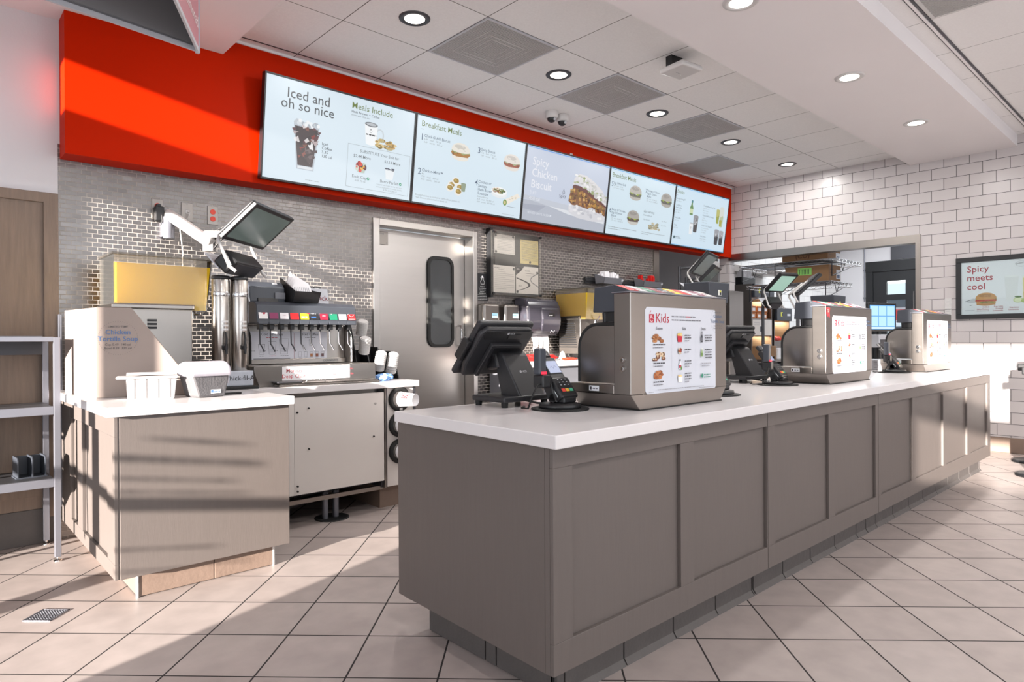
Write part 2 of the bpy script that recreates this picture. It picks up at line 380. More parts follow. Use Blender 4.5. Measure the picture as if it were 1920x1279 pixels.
# ------------------------------------------------------------------ the room
YB, XR, ZC, ZB = 4.39, 7.66, 2.995, 2.885
XL, YF, XK, YK = -2.0, -5.0, 12.8, 4.9
struct('floor', MB('floor_tile').box(XL-.1, XK+.1, YF-.1, 8.0, -.1, 0))
struct('ceiling', MB('ceiling_tile').box(1.45, XR, 2.2, 4.24, ZC, ZC+.08))
struct('ceiling_dining', MB('dining_ceiling_tile').box(0.0, XR, YF, 1.33, ZC, ZC+.08))
struct('ceiling_entrance', MB('plaster').box(XL-.1, 0.0, YF, YB, 3.3, 3.38))
struct('ceiling_kitchen', MB('plaster').box(XR+.12, XK+.1, 2.2, 8, ZC, ZC+.08).box(6.2, XR+.12, 4.4, 8, ZC, ZC+.08))
bk = MB('plaster')
bk.box(0.0, XR, 1.318, 2.215, ZB, ZC+.3).box(0.0, 1.452, 2.215, YB, ZB, ZC+.3)
bk.box(-.1, 0.0, YF, YB, 2.995, 3.3)
struct('ceiling_bulkhead', bk)
struct('trim_1', MB('plaster').box(1.452, XR, 4.215, 4.226, ZC-.016, ZC).box(1.452, XR, 4.150, 4.155, ZC-.003, ZC, 'dark_metal'))
dt = MB('plaster')                                                   # the wide main tee of the dining ceiling
dt.box(0.1, XR, 1.185, 1.197, ZC-.006, ZC, 'dark_metal').box(.1, XR, 1.20, 1.216, ZC-.010, ZC).box(.1, XR, 1.219, 1.224, ZC-.006, ZC, 'dark_metal')
struct('trim_2', dt)
# tiled back wall with its door hole, white wall at its left end
DX0, DX1, DZ = 2.65, 3.575, 1.985
w = MB('steel_tile')
w.box(.615, DX0, YB, YB+.15, 0, 2.2).box(DX1, 6.30, YB, YB+.15, 0, 2.2).box(DX0, DX1, YB, YB+.15, DZ, 2.2)
struct('wall_back', w)
struct('wall_upper', MB('wall_paint').box(.615, XR+.12, YB, YB+.15, 2.2, 3.3))
struct('wall_left_of_counter', MB('wall_paint').box(XL, .615, YB, YB+.15, 0, 3.3))
sf = MB('red_paint'); sf.box(.625, XR, 4.225, YB-.001, 2.115, ZC)
struct('wall_soffit', sf)
# right wall, white subway tile, with the kitchen pass-through
w = MB('white_tile')
w.box(XR, XR+.12, YF, 2.13, 0, ZC+.1).box(XR, XR+.12, 2.13, YB, 2.155, ZC+.1).box(XR, XR+.12, 4.25, YB, 0, 2.155)
struct('wall_right', w)
struct('baseboard_right', MB('cove_tile_brown').box(XR-.014, XR, YF, 1.9, 0, .145, bev=.005))
tr = MB('stainless_h')
tr.box(XR-.012, XR+.13, 2.118, 4.262, 2.075, 2.158).box(XR-.011, XR+.129, 2.119, 2.165, .85, 2.075)
struct('trim_3', tr)
struct('trim_4', MB('stainless').box(6.215, 6.315, YB-.012, YB+.162, 0, 2.112))
# kitchen shell
w = MB('kitchen_tile'); w.box(8.5, XK, YK, YK+.1, 0, ZC)
struct('wall_kitchen_back', w)
w = MB('wall_paint'); w.box(6.0, 8.5, 7.6, 7.7, 0, ZC).box(8.5, 8.6, YK+.1, 7.6, 0, ZC).box(6.0, 6.1, YB+.15, 7.6, 0, ZC)
struct('wall_kitchen_rear', w)
w = MB('wall_paint'); w.box(XK, XK+.1, 4.41, YK, 0, ZC).box(XK, XK+.1, 2.2, 4.41, 2.46, ZC).box(XK, XK+.1, 2.2, 3.5, 0, 2.46).box(XR+.12, XK+.1, 2.1, 2.2, 0, ZC)
struct('wall_kitchen_right', w)
# storefront: left wall with the glazed entrance, wall behind the camera with windows
w = MB('wall_paint')
w.box(XL-.15, XL, 3.56, YB+.15, 0, 3.3).box(XL-.15, XL, -.68, -.50, 0, 3.3).box(XL-.15, XL, -.12, 1.75, 0, 3.3).box(XL-.15, XL, -.50, -.12, 0, 1.92).box(XL-.15, XL, -.50, -.12, 2.42, 3.3).box(XL-.15, XL, YF, -2.15, 0, 3.3)  # small upper gap added to let sun onto the middle drink tower
w.box(XL-.15, XL, 1.75, 3.56, 2.42, 2.80).box(XL-.15, XL, 1.75, 3.56, 3.09, 3.3).box(XL-.15, XL, -2.15, -.68, 2.66, 3.3).box(XL-.15, XL, -2.15, -.68, 0, 1.28)
struct('wall_left', w)
w = MB('wall_paint'); w.box(XL, XR, YF-.15, YF, 0, .4).box(XL, XR, YF-.15, YF, 2.8, 3.3)
for x in (XL, -.2, 1.6, 3.4, 5.2, 7.0): w.box(x, x+.6, YF-.15, YF, .4, 2.8)
struct('wall_front', w)
fr = MB('dark_metal')
fr.box(XL-.1, XL-.03, 2.66, 2.79, 0, 2.42).box(XL-.1, XL-.03, 1.75, 3.56, .86, .91).box(XL-.1, XL-.03, 1.75, 3.56, 0, .1)
fr.box(XL-.03, XL+.03, 2.9, 2.98, 1.02, 1.25).tube([(XL, 2.93, 1.02), (XL+.01, 2.95, .8), (XL, 2.93, .6)], .012)
rr = random.Random(8)
for z, h, ya, yb in ((1.155, .02, 2.12, 2.24), (1.06, .034, 2.10, 2.31), (.985, .016, 2.14, 2.30), (.93, .014, 2.12, 2.30), (.69, .014, 2.16, 2.30), (.60, .010, 2.18, 2.29)):   # unseen dashes added to cast the shadows of the door's lettering
    y = ya
    while y < yb: l = rr.uniform(.006, .02); fr.box(XL-.066, XL-.064, y, y+l, z, z+h, 'paper'); y += l+rr.uniform(.002, .008)
d = struct('door_1', fr)
struct('window_1', MB('dark_metal').box(XL-.1, XL-.03, -2.15, -.68, 1.28, 1.33).box(XL-.1, XL-.03, -2.15, -.68, 1.74, 1.97))

# wood wainscot on the white wall, grey cove base under it
wn = MB('wood_panel')
wn.box(XL, .612, YB-.014, YB, .14, 1.915)
for x0, x1 in ((-1.2, -1.1), (-.2, -.1), (.545, .6125)): wn.box(x0, x1, YB-.031, YB-.012, .14, 1.9155, bev=.003)
wn.box(XL, .612, YB-.03, YB-.012, 1.86, 1.915, bev=.003).box(XL, .612, YB-.03, YB-.012, .26, .33, bev=.003)
struct('trim_5', wn)
struct('trim_6', MB('grey_metal').box(.605, .6145, YB-.05, YB-.032, .19, 1.25, bev=.002).box(.6135, .6235, YB-.05, YB-.001, .19, 1.25, bev=.002))
struct('baseboard_left', MB('cove_tile').box(XL, .612, YB-.02, YB, 0, .19, bev=.004))
# ------------------------------------------------------------------ ceiling fixtures
def downlight(name, label, x, y, z, ring, group):
    t = thing(name, label, 'ceiling light', (x, y, z), 0, group)
    MB(ring).lathe([(.062, -.001), (.064, -.007), (.084, -.009), (.092, -.004), (.093, 0)], n=32, cap=False).build('trim_ring', t)
    rf = MB('white_plastic').lathe([(.064, -.001), (.063, -.004), (.0601, -.0055)], n=32, cap=False).build('reflector', t)
    MB('diffuser').lathe([(.0001, -.0045), (.0605, -.0045), (.0605, -.001)], n=32).build('diffuser', rf)
    a = lamp('lamp', 'AREA', 9, (1, .97, .94), (0, 0, -.012), shape='DISK', size=.13); a.parent = t
    return t
ords = ['nearest the camera', 'second nearest', 'third nearest', 'fourth nearest', 'farthest from the camera']
for i, x in enumerate((2.206, 3.44, 4.647, 5.855, 7.068)):
    downlight('downlight', 'grey-ringed recessed ceiling light over the menu boards, ' + ords[i], x, 3.233, ZC, 'dark_metal', 'recessed lights in the tiled ceiling')
for i, x in enumerate((3.261, 4.752, 6.179)):
    downlight('downlight', 'white-trimmed recessed light in the plain white ceiling beam, ' + ('nearest the camera', 'middle of three', 'nearest the white tile wall')[i], x, 1.74, ZB, 'white_plastic', 'recessed lights in the white beam')
for k, (x, y) in enumerate(((.9, -.6), (3.3, -.6), (5.7, -.6), (.9, -3), (3.3, -3), (5.7, -3))):
    lamp('dining_fill', 'AREA', 14, (1, .97, .95), (x, y, ZC-.01), shape='DISK', size=.2)  # unseen lamps without fixtures, added as fill from the dining side
def vent(label, x0, y0, plain=False):
    t = thing('ceiling_vent', label, 'ceiling vent', (x0+.305, y0+.305, ZC), 0, 'square ceiling vents')
    MB('light_grey_plastic').box(-.303, .303, -.303, -.29, -.006, 0).box(-.303, .303, .29, .303, -.006, 0).box(-.303, -.29, -.29, .29, -.006, 0).box(.29, .303, -.29, .29, -.006, 0).build('frame', t)
    g = MB('vent_mesh').box(-.29, .29, -.29, .29, -.002, 0, 'dark_metal' if plain else 'grey_plastic')
    for k in range(48):
        y = -.288+k*.01225; g.box(-.29, .29, y, y+.0062, -.0055, -.0025)
    g.build('grille', t)
    if not plain:
        b = MB('vent_mesh')
        for r in (.19, .15, .11, .07): b.box(-r, r, -r, -r+.006, -.0068, -.0055).box(-r, r, r-.006, r, -.0068, -.0055).box(-r, -r+.006, -r, r, -.0068, -.0055).box(r-.006, r, -r, r, -.0068, -.0055)
        b.build('diffuser_cone', t)
GX = lambda i: 1.905+.6097*i
vent('grey square ceiling vent between the two nearest grey-ringed lights', GX(1), 2.93)
vent('grey square ceiling vent between the second and third grey-ringed lights', GX(3), 2.93)
vent('grey square ceiling vent between the third and fourth grey-ringed lights', GX(5), 2.93)
vent('dark grey square ceiling vent beside the white tile wall, farthest of the row', GX(7), 3.539, True)
t = thing('return_air_grille', 'large grey mesh grille in the right-hand dining ceiling, cut by the top frame edge', 'ceiling vent', (4.19, .895, ZC))
MB('white_plastic').box(-.30, .30, -.285, -.265, -.008, 0).box(-.30, .30, .265, .285, -.008, 0).box(-.30, -.28, -.265, .265, -.008, 0).box(.28, .30, -.265, .265, -.008, 0).build('frame', t)
g = MB('vent_mesh').box(-.28, .28, -.265, .265, -.002, 0, 'dark_metal')
for k in range(40): g.box(-.28+k*.014, -.28+k*.014+.007, -.265, .265, -.006, -.002)
g.build('grille', t)
for i, (x, y) in enumerate(((3.955, 3.80), (4.085, 3.80))):
    t = thing('dome_camera', ('left' if i == 0 else 'right') + ' one of two white dome security cameras under the ceiling tiles', 'security camera', (x, y, ZC), 0, 'dome cameras')
    MB('white_plastic').lathe([(.052, 0), (.055, -.02), (.053, -.045), (.044, -.055), (.036, -.056)], n=24).build('housing', t)
    MB('black_plastic').lathe([(.0375, -.050), (.036, -.066), (.028, -.080), (.014, -.088), (.0005, -.09)], n=24).build('dome', t)
    MB('light_grey_plastic').cyl((.0, -.030, -.065), (0, -.038, -.071), .011).build('lens', t)
t = thing('wireless_access_point', 'white square wireless box hanging below the ceiling tiles beside the beam', 'wireless box', (3.81, 2.46, ZC-.1), R(-8))
MB('white_plastic').box(-.10, .10, -.10, .10, -.018, .018, bev=.012, seg=3).build('housing', t)
MB('black_plastic').box(-.06, .05, .03, .08, .019, .1).build('bracket', t)
MB('white_plastic').tube([(.05, .06, .018), (.08, .08, .06), (.03, .10, .085), (-.05, .08, .1)], .005).build('cable', t)
cv = Canvas(FR((0, 0, -.018), (1, 0, 0), (0, -1, 0))); cv.scribble(-.03, -.02, .04, .014, '9a9a9a').ell(.03, -.03, .003, .003, 'f4fff4'); cv.build('print', t)
tag(MB('white_plastic').box(4.640, 4.672, 4.212, 4.2249, 2.838, 2.868, bev=.003).box(4.650, 4.662, 4.205, 4.212, 2.832, 2.848, 'black_plastic').build('wall_jack'), 'tiny white jack plate on the red soffit above the middle menu screen', 'wall jack')

# hollow three-sided hanging sign, top left
zs = 2.43
P0 = Vector((.985, 3.20)); P1 = Vector((-.05, 3.035)); P2 = Vector((.555, 2.35))
t = thing('hanging_sign', 'hollow three-sided hanging sign with grey inside and a dusty pink outer face', 'sign', (P0.x, P0.y, zs))
def sheet(nm, a, b, inner, outer):
    d = (b-a).normalized(); n = Vector((d.y, -d.x)); c = (P0+P1+P2)/3
    if n.dot(c-a) > 0: n = -n
    m = MB(inner)
    q = lambda p, o: (p.x-P0.x+n.x*o, p.y-P0.y+n.y*o)
    a0, b0, a1, b1 = q(a, -.004), q(b, -.004), q(a, .006), q(b, .006)
    m.prism([a0, b0, (b0[0]+n.x*.0045, b0[1]+n.y*.0045), (a0[0]+n.x*.0045, a0[1]+n.y*.0045)], 'Z', .02, .56, inner)
    m.prism([(a0[0]+n.x*.005, a0[1]+n.y*.005), (b0[0]+n.x*.005, b0[1]+n.y*.005), b1, a1], 'Z', .02, .56, outer)
    m.prism([a0, b0, b1, a1], 'Z', 0, .02 if nm != 'back_panel' else .03, 'light_grey_plastic')
    m.build(nm, t)
    return n
sheet('back_panel', P0, P1, 'shade_grey', 'sign_pink'); n2 = sheet('front_panel', P2, P0, 'shade_grey', 'sign_pink'); sheet('side_panel', P1, P2, 'shade_grey', 'sign_pink')
MB('light_grey_plastic').box(-.006, .010, -.008, .010, -.005, .56).build('corner_post', t)
d = (P0-P2).normalized()
cv = Canvas(FR((P2.x-P0.x+n2.x*.0062, P2.y-P0.y+n2.y*.0062, 0), (d.x, d.y, 0), (0, 0, 1)))
cv.text('ON', .55, .24, .15, 'f0e4e4', .012).text('ONLY 5 - Lemonade', .35, .10, .05, 'f0e4e4', .002)
cv.build('lettering', t)
MB('grey_metal').tube([(-.2, -.1, .56), (-.2, -.1, .45+.56-.45), (-.2, -.1, .57)], .002).build('cable', t)

# ------------------------------------------------------------------ the five menu screens
BW, BH = 1.144, .666
th = math.atan2(.09, .66)
def menu(i, label, bgcol, bgs):
    x0 = 1.66+BW*i
    t = thing('menu_screen', label, 'menu screen', (x0, 4.18, 2.14), 0, 'menu screens on the red soffit')
    F = FR((0, 0, 0), (1, 0, 0), (0, -sin(th), cos(th)))
    m = MB('black_plastic', F); e = .012
    m.box(.002, BW-.002, 0, BH, -.045, -.006).box(.002, BW-.002, 0, e, -.006, .004).box(.002, BW-.002, BH-e, BH, -.006, .004).box(.002, e, e, BH-e, -.006, .004).box(BW-e, BW-.002, e, BH-e, -.006, .004)
    m.build('bezel', t)
    sc_ = MB(glow(bgcol, bgs), F).box(e, BW-e, e, BH-e, -.006, 0).build('screen', t)
    MB('dark_metal', F).box(.3, .8, .15, .5, -.12, -.045).build('wall_bracket', t)
    cv = Canvas(F, glow, bgs); return sc_, cv
GREEN, DARK, GREY, LG = '6b7d3c', '45494e', '73787c', '9aa0a4'
S = .57
# 1
t, c = menu(0, 'menu screen showing a tall glass of iced coffee and Meals Include, leftmost of the row', 'd9e8f2', S)
c.text('Iced and', .300, .543, .062, DARK, .006, 'CENTER').text('oh so nice', .298, .475, .062, DARK, .006, 'CENTER')
c.poly([(.236, .100), (.355, .100), (.384, .395), (.204, .395)], 'b9c2cc').poly([(.243, .125), (.347, .125), (.376, .375), (.213, .375)], '3a2a2c')
rr = random.Random(3)
for k in range(60):
    v = .14+.24*rr.random(); w = .052+.05*(v-.12)/.25; u = .295+rr.uniform(-w, w)*.95
    c.poly([(u, v), (u+rr.uniform(.008, .03), v+rr.uniform(-.01, .02)), (u+rr.uniform(.0, .03), v+rr.uniform(.015, .045)), (u-.012, v+.018)], rr.choice(['d9d2d2', '8a2f28', '5a3034', 'b9a9aa', '7a4a3a', 'efeef0', '2a2024']) if v > .22 else rr.choice(['4a3a3c', '34282b', '6a5a5c', '8a4a40']))
for k in range(16): c.ell(.215+k*.0106, .395+rr.uniform(-.006, .02), .012, .012, rr.choice(['d6dce2', 'c2c9d0', 'eef1f4', 'aab3bc']))
c.rect(.243, .105, .350, .122, 'dfe5ea')
for k, s in enumerate(('Iced', 'Coffee', '3.35', '130 cal')): c.text(s, .407, .285-k*.027, .019, DARK, .008)
c.text('Meals Include', .611, .578, .042, GREEN, .003).text('Hash Browns + Coffee', .611, .548, .0165, DARK, .006).text('served until 10:30 a.m.', .612, .528, .011, GREY)
c.ell(.845, .435, .035, .045, 'c9d2d9').ell(.845, .435, .024, .034, 'd9e8f2').poly([(.735, .362), (.818, .362), (.824, .495), (.720, .495)], 'f4f7f9').ell(.776, .362, .041, .01, 'f4f7f9').ell(.772, .496, .052, .016, '6c7076').ell(.772, .497, .040, .010, 'b9bfc4')
c.chick(.772, .45, .03, '2c3034').scribble(.735, .42, .08, .016, '2c3034')
c.blobs(.90, .378, .18, .075, ['c9a25a', '7d6a30', 'e0c486', '9b7a3a', 'b8ab78'], 16, .13, 5)
c.line([(.600, .335), (1.112, .335), (1.112, .042), (.600, .042), (.600, .335)], LG, .0022)
c.text('SUBSTITUTE Your Side for', .856, .290, .020, GREY, .006, 'CENTER').text('$2.44 More', .714, .251, .020, GREY, .006, 'CENTER').text('$3.14 More', .963, .251, .020, GREY, .006, 'CENTER')
c.cup(.711, .153, .078, .062, 'b9c6b9').blobs(.711, .190, .085, .075, ['b5332c', '6a2a3a', 'f0b83c', '4a2638', 'd0d8c8', 'e04a3a'], 18, .17, 8)
c.cup(.944, .140, .080, .07, 'eef3f6').blobs(.944, .212, .085, .022, ['3a3f4c', '50566a', '262a34', 'c2c8d0'], 14, .13, 4)
c.text('Fruit Cup', .641, .108, .021, GREY, .004).ell(.770, .117, .011, .011, '1f9a78').line([(.764, .117), (.769, .112), (.777, .122)], 'f4fff8', .003).text('4.89  70 cal', .664, .085, .013, LG)
c.text('Berry Parfait', .868, .108, .021, GREY, .004).ell(1.041, .118, .011, .011, '1f9a78').line([(1.035, .118), (1.040, .113), (1.048, .123)], 'f4fff8', .003)
c.text('Topped with fresh berries and your', .95, .087, .0105, LG, 0, 'CENTER').text('choice of granola or cookie crumbs', .95, .070, .0105, LG, 0, 'CENTER').text('4.79  210/240 cal', .957, .052, .0115, LG, 0, 'CENTER')
c.scribble(.30, .035, .10, .006, LG)
c.build('picture', t)
# 2
t, c = menu(1, 'menu screen headed Breakfast Meals with meals 1 to 4, second from the left', 'd6e7f2', S)
def item(c, n, u, v, title, lines, hs=.021):
    c.text(n, u, v-.024, .046, '50607a', .004)
    for k, s in enumerate(title): c.text(s, u+.036, v+.001-k*.031, hs, '5c6878', .006)
    for k, s in enumerate(lines): c.text(s, u+.036, v-.021-(len(title)-1)*.031-k*.021, .0125, LG)
c.text('Breakfast Meals', .051, .580, .042, GREEN, .003).scribble(.052, .556, .02, .006, GREY)
item(c, '1', .048, .503, ['Chick-fil-A\u00ae Biscuit'], ['6.89    meal    720 cal', '3.69    entr\u00e9e    460 cal'])
item(c, '3', .608, .505, ['Spicy Biscuit'], ['7.15    meal    710 cal', '3.69    entr\u00e9e    450 cal'])
item(c, '2', .046, .247, ['Chick-n-Minis\u2122'], ['4ct.', '7.09    meal    620 cal', '4.69    entr\u00e9e    360 cal'])
item(c, '4', .605, .247, ['Chicken or', 'Sausage', 'Hash Brown', 'Scramble'], ['Bowl or Burrito', '8.29   meal   730-960 cal', '4.99   entr\u00e9e   470-700 cal'], .0215)
c.burger(.438, .447, .185, 'e9e4da', 'a8742c', '9aa46a'); c.burger(.990, .460, .185, 'e4ddd6', '9a4f34', 'a3ad84')
for (u, v, a) in ((.37, .19, 0), (.41, .225, 1), (.45, .18, 0), (.44, .145, 1), (.355, .165, 1)):
    c.ell(u, v, .036, .030, 'efece4').ell(u+.004, v+.002, .028, .019, 'a08436').ell(u-.004, v+.006, .014, .008, 'c2a452')
c.cup(.49, .155, .05, .06, '8f9c84'); c.ell(.875, .185, .088, .028, 'e8ecee').ell(.872, .212, .088, .035, 'f4f6f6').blobs(.872, .215, .15, .05, ['5f7a3a', 'e4dccb', '8a5a34', '3c5a2a', 'c7b06a'], 18, .13, 6)
c.poly([(.935, .150), (1.085, .222), (1.115, .195), (.955, .105)], 'efe8dc').ell(.945, .128, .022, .026, '7a9a4a').ell(.945, .128, .012, .014, 'd6c48a').blobs(1.03, .175, .10, .04, ['d8cdb6', 'c9bda4'], 8, .07, 2)
c.text('Breaded chicken is cooked in 100% refined peanut oil.', .036, .062, .0135, LG).text('Hash Browns are cooked in canola oil.', .036, .043, .0135, LG).scribble(.92, .03, .14, .006, LG).scribble(.97, .098, .10, .006, GREY)
c.build('picture', t)
# 3
t, c = menu(2, 'menu screen with one large spicy chicken biscuit, middle of the five', 'cdd6e8', .53)
c.rect(.012, .012, 1.132, .19, 'b9bfcc').poly([(.012, .20), (.585, .14), (1.132, .10), (1.132, .19), (.012, .23)], 'c9cfdb').poly([(.33, .17), (.60, .125), (1.12, .095), (1.12, .13), (.62, .16)], 'e4e8ee').poly([(.012, .15), (.30, .165), (.20, .10), (.012, .11)], 'aab0bf')
for k, s in enumerate(('Spicy', 'Chicken', 'Biscuit')): c.text(s, .088, .500-k*.0985, .068, 'f1f3fa', .010)
c.text('3.69', .082, .245, .033, 'e6eaf4', .004).text('450 cal', .080, .194, .033, 'e6eaf4', .004).text('SERVED UNTIL 10:30AM', .075, .074, .020, 'e6eaf4', .003)
c.poly([(.60, .15), (.72, .11), (.95, .10), (1.125, .12), (1.125, .24), (.9, .25), (.66, .23), (.59, .2)], 'dcdce2')
c.poly([(.585, .25), (.60, .33), (.66, .40), (.80, .38), (1.128, .26), (1.128, .17), (.95, .20), (.75, .22), (.64, .22)], '8a5a34')
rr = random.Random(11)
for k in range(150):
    u = rr.uniform(.60, 1.115); top = .40-.14*max(0, u-.66)/.46; bot = .225-.05*max(0, u-.7)/.4; v = rr.uniform(bot+.012, top-.012)
    c.ell(u, v, rr.uniform(.008, .022), rr.uniform(.007, .016), rr.choice(['a8743a', '6a3a20', 'c49048', '7c5a2c', 'b8862c', '8d6f2e', '552a1a', 'd4aa62']), n=9)
c.poly([(.62, .385), (.80, .36), (1.128, .25), (1.128, .28), (.82, .40), (.64, .41)], '6a3a34')
c.poly([(.625, .40), (.64, .47), (.70, .515), (.80, .515), (.92, .475), (1.05, .41), (1.128, .33), (1.128, .265), (.95, .35), (.80, .395), (.68, .42)], 'e6e4e6')
for k in range(80):
    u = rr.uniform(.64, 1.11); top = .515-.19*max(0, u-.75)**1.15/.4; v = rr.uniform(max(.27, .41-.32*max(0, u-.72)*1.1), max(.30, top-.012))
    c.ell(u, v, rr.uniform(.008, .03), rr.uniform(.006, .014), rr.choice(['f3f2f2', 'd9d7d8', 'c6c6c2', 'b7c09a', 'f8f8f8', '9dac74', 'cfcfcd']), n=10)
for k in range(30): c.ell(rr.uniform(.61, 1.1), rr.uniform(.135, .225), .022, .013, rr.choice(['f0eff1', 'cfcfd6', 'e6e4ea', 'c2c3cb']), n=10)
c.text('Spicy', .455, .262, .030, '4a4f5c', .002, 'LEFT', .12).line([(.492, .31), (.508, .345), (.524, .312), (.508, .30), (.492, .31)], '4a4f5c', .004)
c.rect(.012, .640, 1.132, .648, '6aa8f0'); c.build('picture', t)
# 4
t, c = menu(3, 'menu screen headed Breakfast Meals with meals 5 to 7, second from right', 'd2e5f0', S)
c.text('Breakfast Meals', .040, .572, .042, GREEN, .003).scribble(.042, .548, .02, .006, GREY)
item(c, '5', .038, .505, ['Egg White Grill'], ['8.19   meal   560 cal', '5.19   entr\u00e9e   300 cal'])
item(c, '7', .594, .513, ['Sausage or Bacon,', 'Egg & Cheese', 'Muffin'], ['6.89   meal   670-740 cal', '3.79   entr\u00e9e   370-480 cal'])
item(c, '6', .044, .248, ['Bacon or Sausage,', 'Egg & Cheese', 'Biscuit'], ['6.79   meal   680-880 cal', '3.79   entr\u00e9e   420-620 cal'])
c.burger(.435, .455, .20, 'b9b4ac', '6a6a5c', '9ab02c', 'f0efe2'); c.burger(.985, .455, .20, 'a9a59e', '5c5a52', '94ac2a', 'e8d870'); c.burger(.435, .205, .20, 'a8a39c', '5c4a40', '9ab02c', 'e6d060', 'c6c2ba')
c.text('also serving', .602, .292, .028, GREY, .003)
for k, (s, p) in enumerate((('Buttered Biscuit', '1.85  290 cal'), ('Hash Browns', '2.05  270 cal'))): c.text(s, .602, .258-k*.045, .016, '7c848a').text(p, .93, .230-k*.045, .013, LG)
c.blobs(.825, .165, .24, .085, ['b9ae8c', '8f8a6a', 'd2cab0', '7d7a5c', 'a9a284'], 20, .11, 9)
c.scribble(.045, .082, .46, .011, LG).scribble(.045, .062, .20, .011, LG).scribble(.60, .085, .42, .011, LG).scribble(.60, .067, .12, .011, LG).rect(.012, .642, 1.132, .648, '5ab4f4')
c.build('picture', t)
# 5
t, c = menu(4, 'menu screen headed Drinks with bottles and cups, rightmost beside the white tile wall', 'cfe4f2', S)
c.text('Drinks', .030, .577, .036, GREEN, .003).scribble(.032, .552, .02, .006, GREY)
for v, L_ in ((.512, ['Simply Orange\u00ae', '3.35  160 cal']), (.440, ['Cold Brew', 'Iced Coffee', 'small  130 cal', '3.35  180 cal']), (.302, ['Hot Coffee', '2.05  0 cal']), (.222, ['Sodas', '2.05  0 cal'])):
    for k, s in enumerate(L_): c.text(s, .032, v-k*.026, .0175 if k == 0 or s[0] == 'I' else .013, '6c747c' if k == 0 or s[0] == 'I' else LG, .003)
for v, L_ in ((.500, ['Freshly-Brewed Iced Tea', 'Sweetened or Un-', 'M 2.05  120 cal', 'L 2.39  170 cal']), (.390, ['Chick-fil-A\u00ae Lemonade', 'or Diet', 'M 2.55  220 cal', 'L 2.95  310 cal']), (.275, ['Chick-fil-A\u00ae Sunjoy\u00ae', 'Lemonade & Iced Tea', 'M 2.55  170 cal', 'L 2.95  240 cal']), (.150, ['Soft Drinks', 'M 2.05  0-230 cal', 'L 2.39  0-320 cal'])):
    for k, s in enumerate(L_): c.text(s, .586, v-k*.026, .0175 if k == 0 else .012, '6c747c' if k == 0 else LG, .003)
c.bottle(.345, .372, .066, .165, '5f8a4a', '2f7f86', 'c9d8b0').cup(.455, .195, .10, .175, '3c383a', '8d9094').blobs(.455, .31, .07, .08, ['b9bcc0', '5c5a5c', '8d8f94'], 9, .16, 3)
c.cup(.37, .162, .075, .12, 'e9edf0', None, 'b5bbc0', .8).chick(.37, .225, .03, '44484c').cup(.915, .345, .075, .15, '9aa23c', 'b9b86a').cup(1.0, .315, .095, .215, 'b6c0a0', 'd4d9d4').cup(.985, .315, .06, .07, 'a8a840')
c.cup(.93, .095, .10, .165, '35363c', '9a9ca2').cup(1.035, .10, .10, .155, '2e2f36', 'a5a7ac').blobs(.93, .2, .07, .06, ['c8cace', '5c5e64'], 8, .16, 6).blobs(1.035, .2, .07, .06, ['c8cace', '5c5e64'], 8, .16, 7)
c.ell(.055, .095, .014, .017, '2b4f56').scribble(.078, .100, .09, .010, GREY).scribble(.078, .086, .11, .010, GREY).rect(.012, .642, 1.132, .648, '5ab4f4').rect(.012, .014, 1.132, .019, '5ab4f4')
c.build('picture', t)
# ------------------------------------------------------------------ service counter
ct = MB('quartz'); ct.prism([(1.326, 1.264), (6.575, 1.318), (6.575, 2.14), (1.352, 2.132)], 'Z', .79, .83, bev=.003)
tag(ct.build('countertop'), 'long white quartz worktop on the taupe service counter', 'countertop')
fields = [(1.443, 2.012), (2.098, 2.658), (2.731, 3.294), (3.371, 3.925), (4.016, 4.553), (4.614, 5.207), (5.282, 5.821), (5.928, 6.437)]
def shaker(m, x0, x1, fl, y, z0, z1, f0, f1, th=.014):
    """flat panel face toward -y with raised stiles and rails around the fields"""
    m.box(x0, x1, y, y+.02, z0, z1)
    m.box(x0, x1, y-th, y, z0, f0, bev=.0015).box(x0, x1, y-th, y, f1, z1, bev=.0015)
    e = [x0]+[v for f in fl for v in f]+[x1]
    for a, b in zip(e[::2], e[1::2]): m.box(a, b, y-th, y, f0, f1, bev=.0015)
cab = (('corner section of the taupe service counter, with its plain end panel facing left', 1.36, 2.664, fields[:2]),
       ('second section of the taupe service counter, under the first and second drink towers', 2.668, 3.968, fields[2:4]),
       ('far section of the taupe service counter, partly sunlit beside the white tile wall', 3.972, 6.53, fields[4:]))
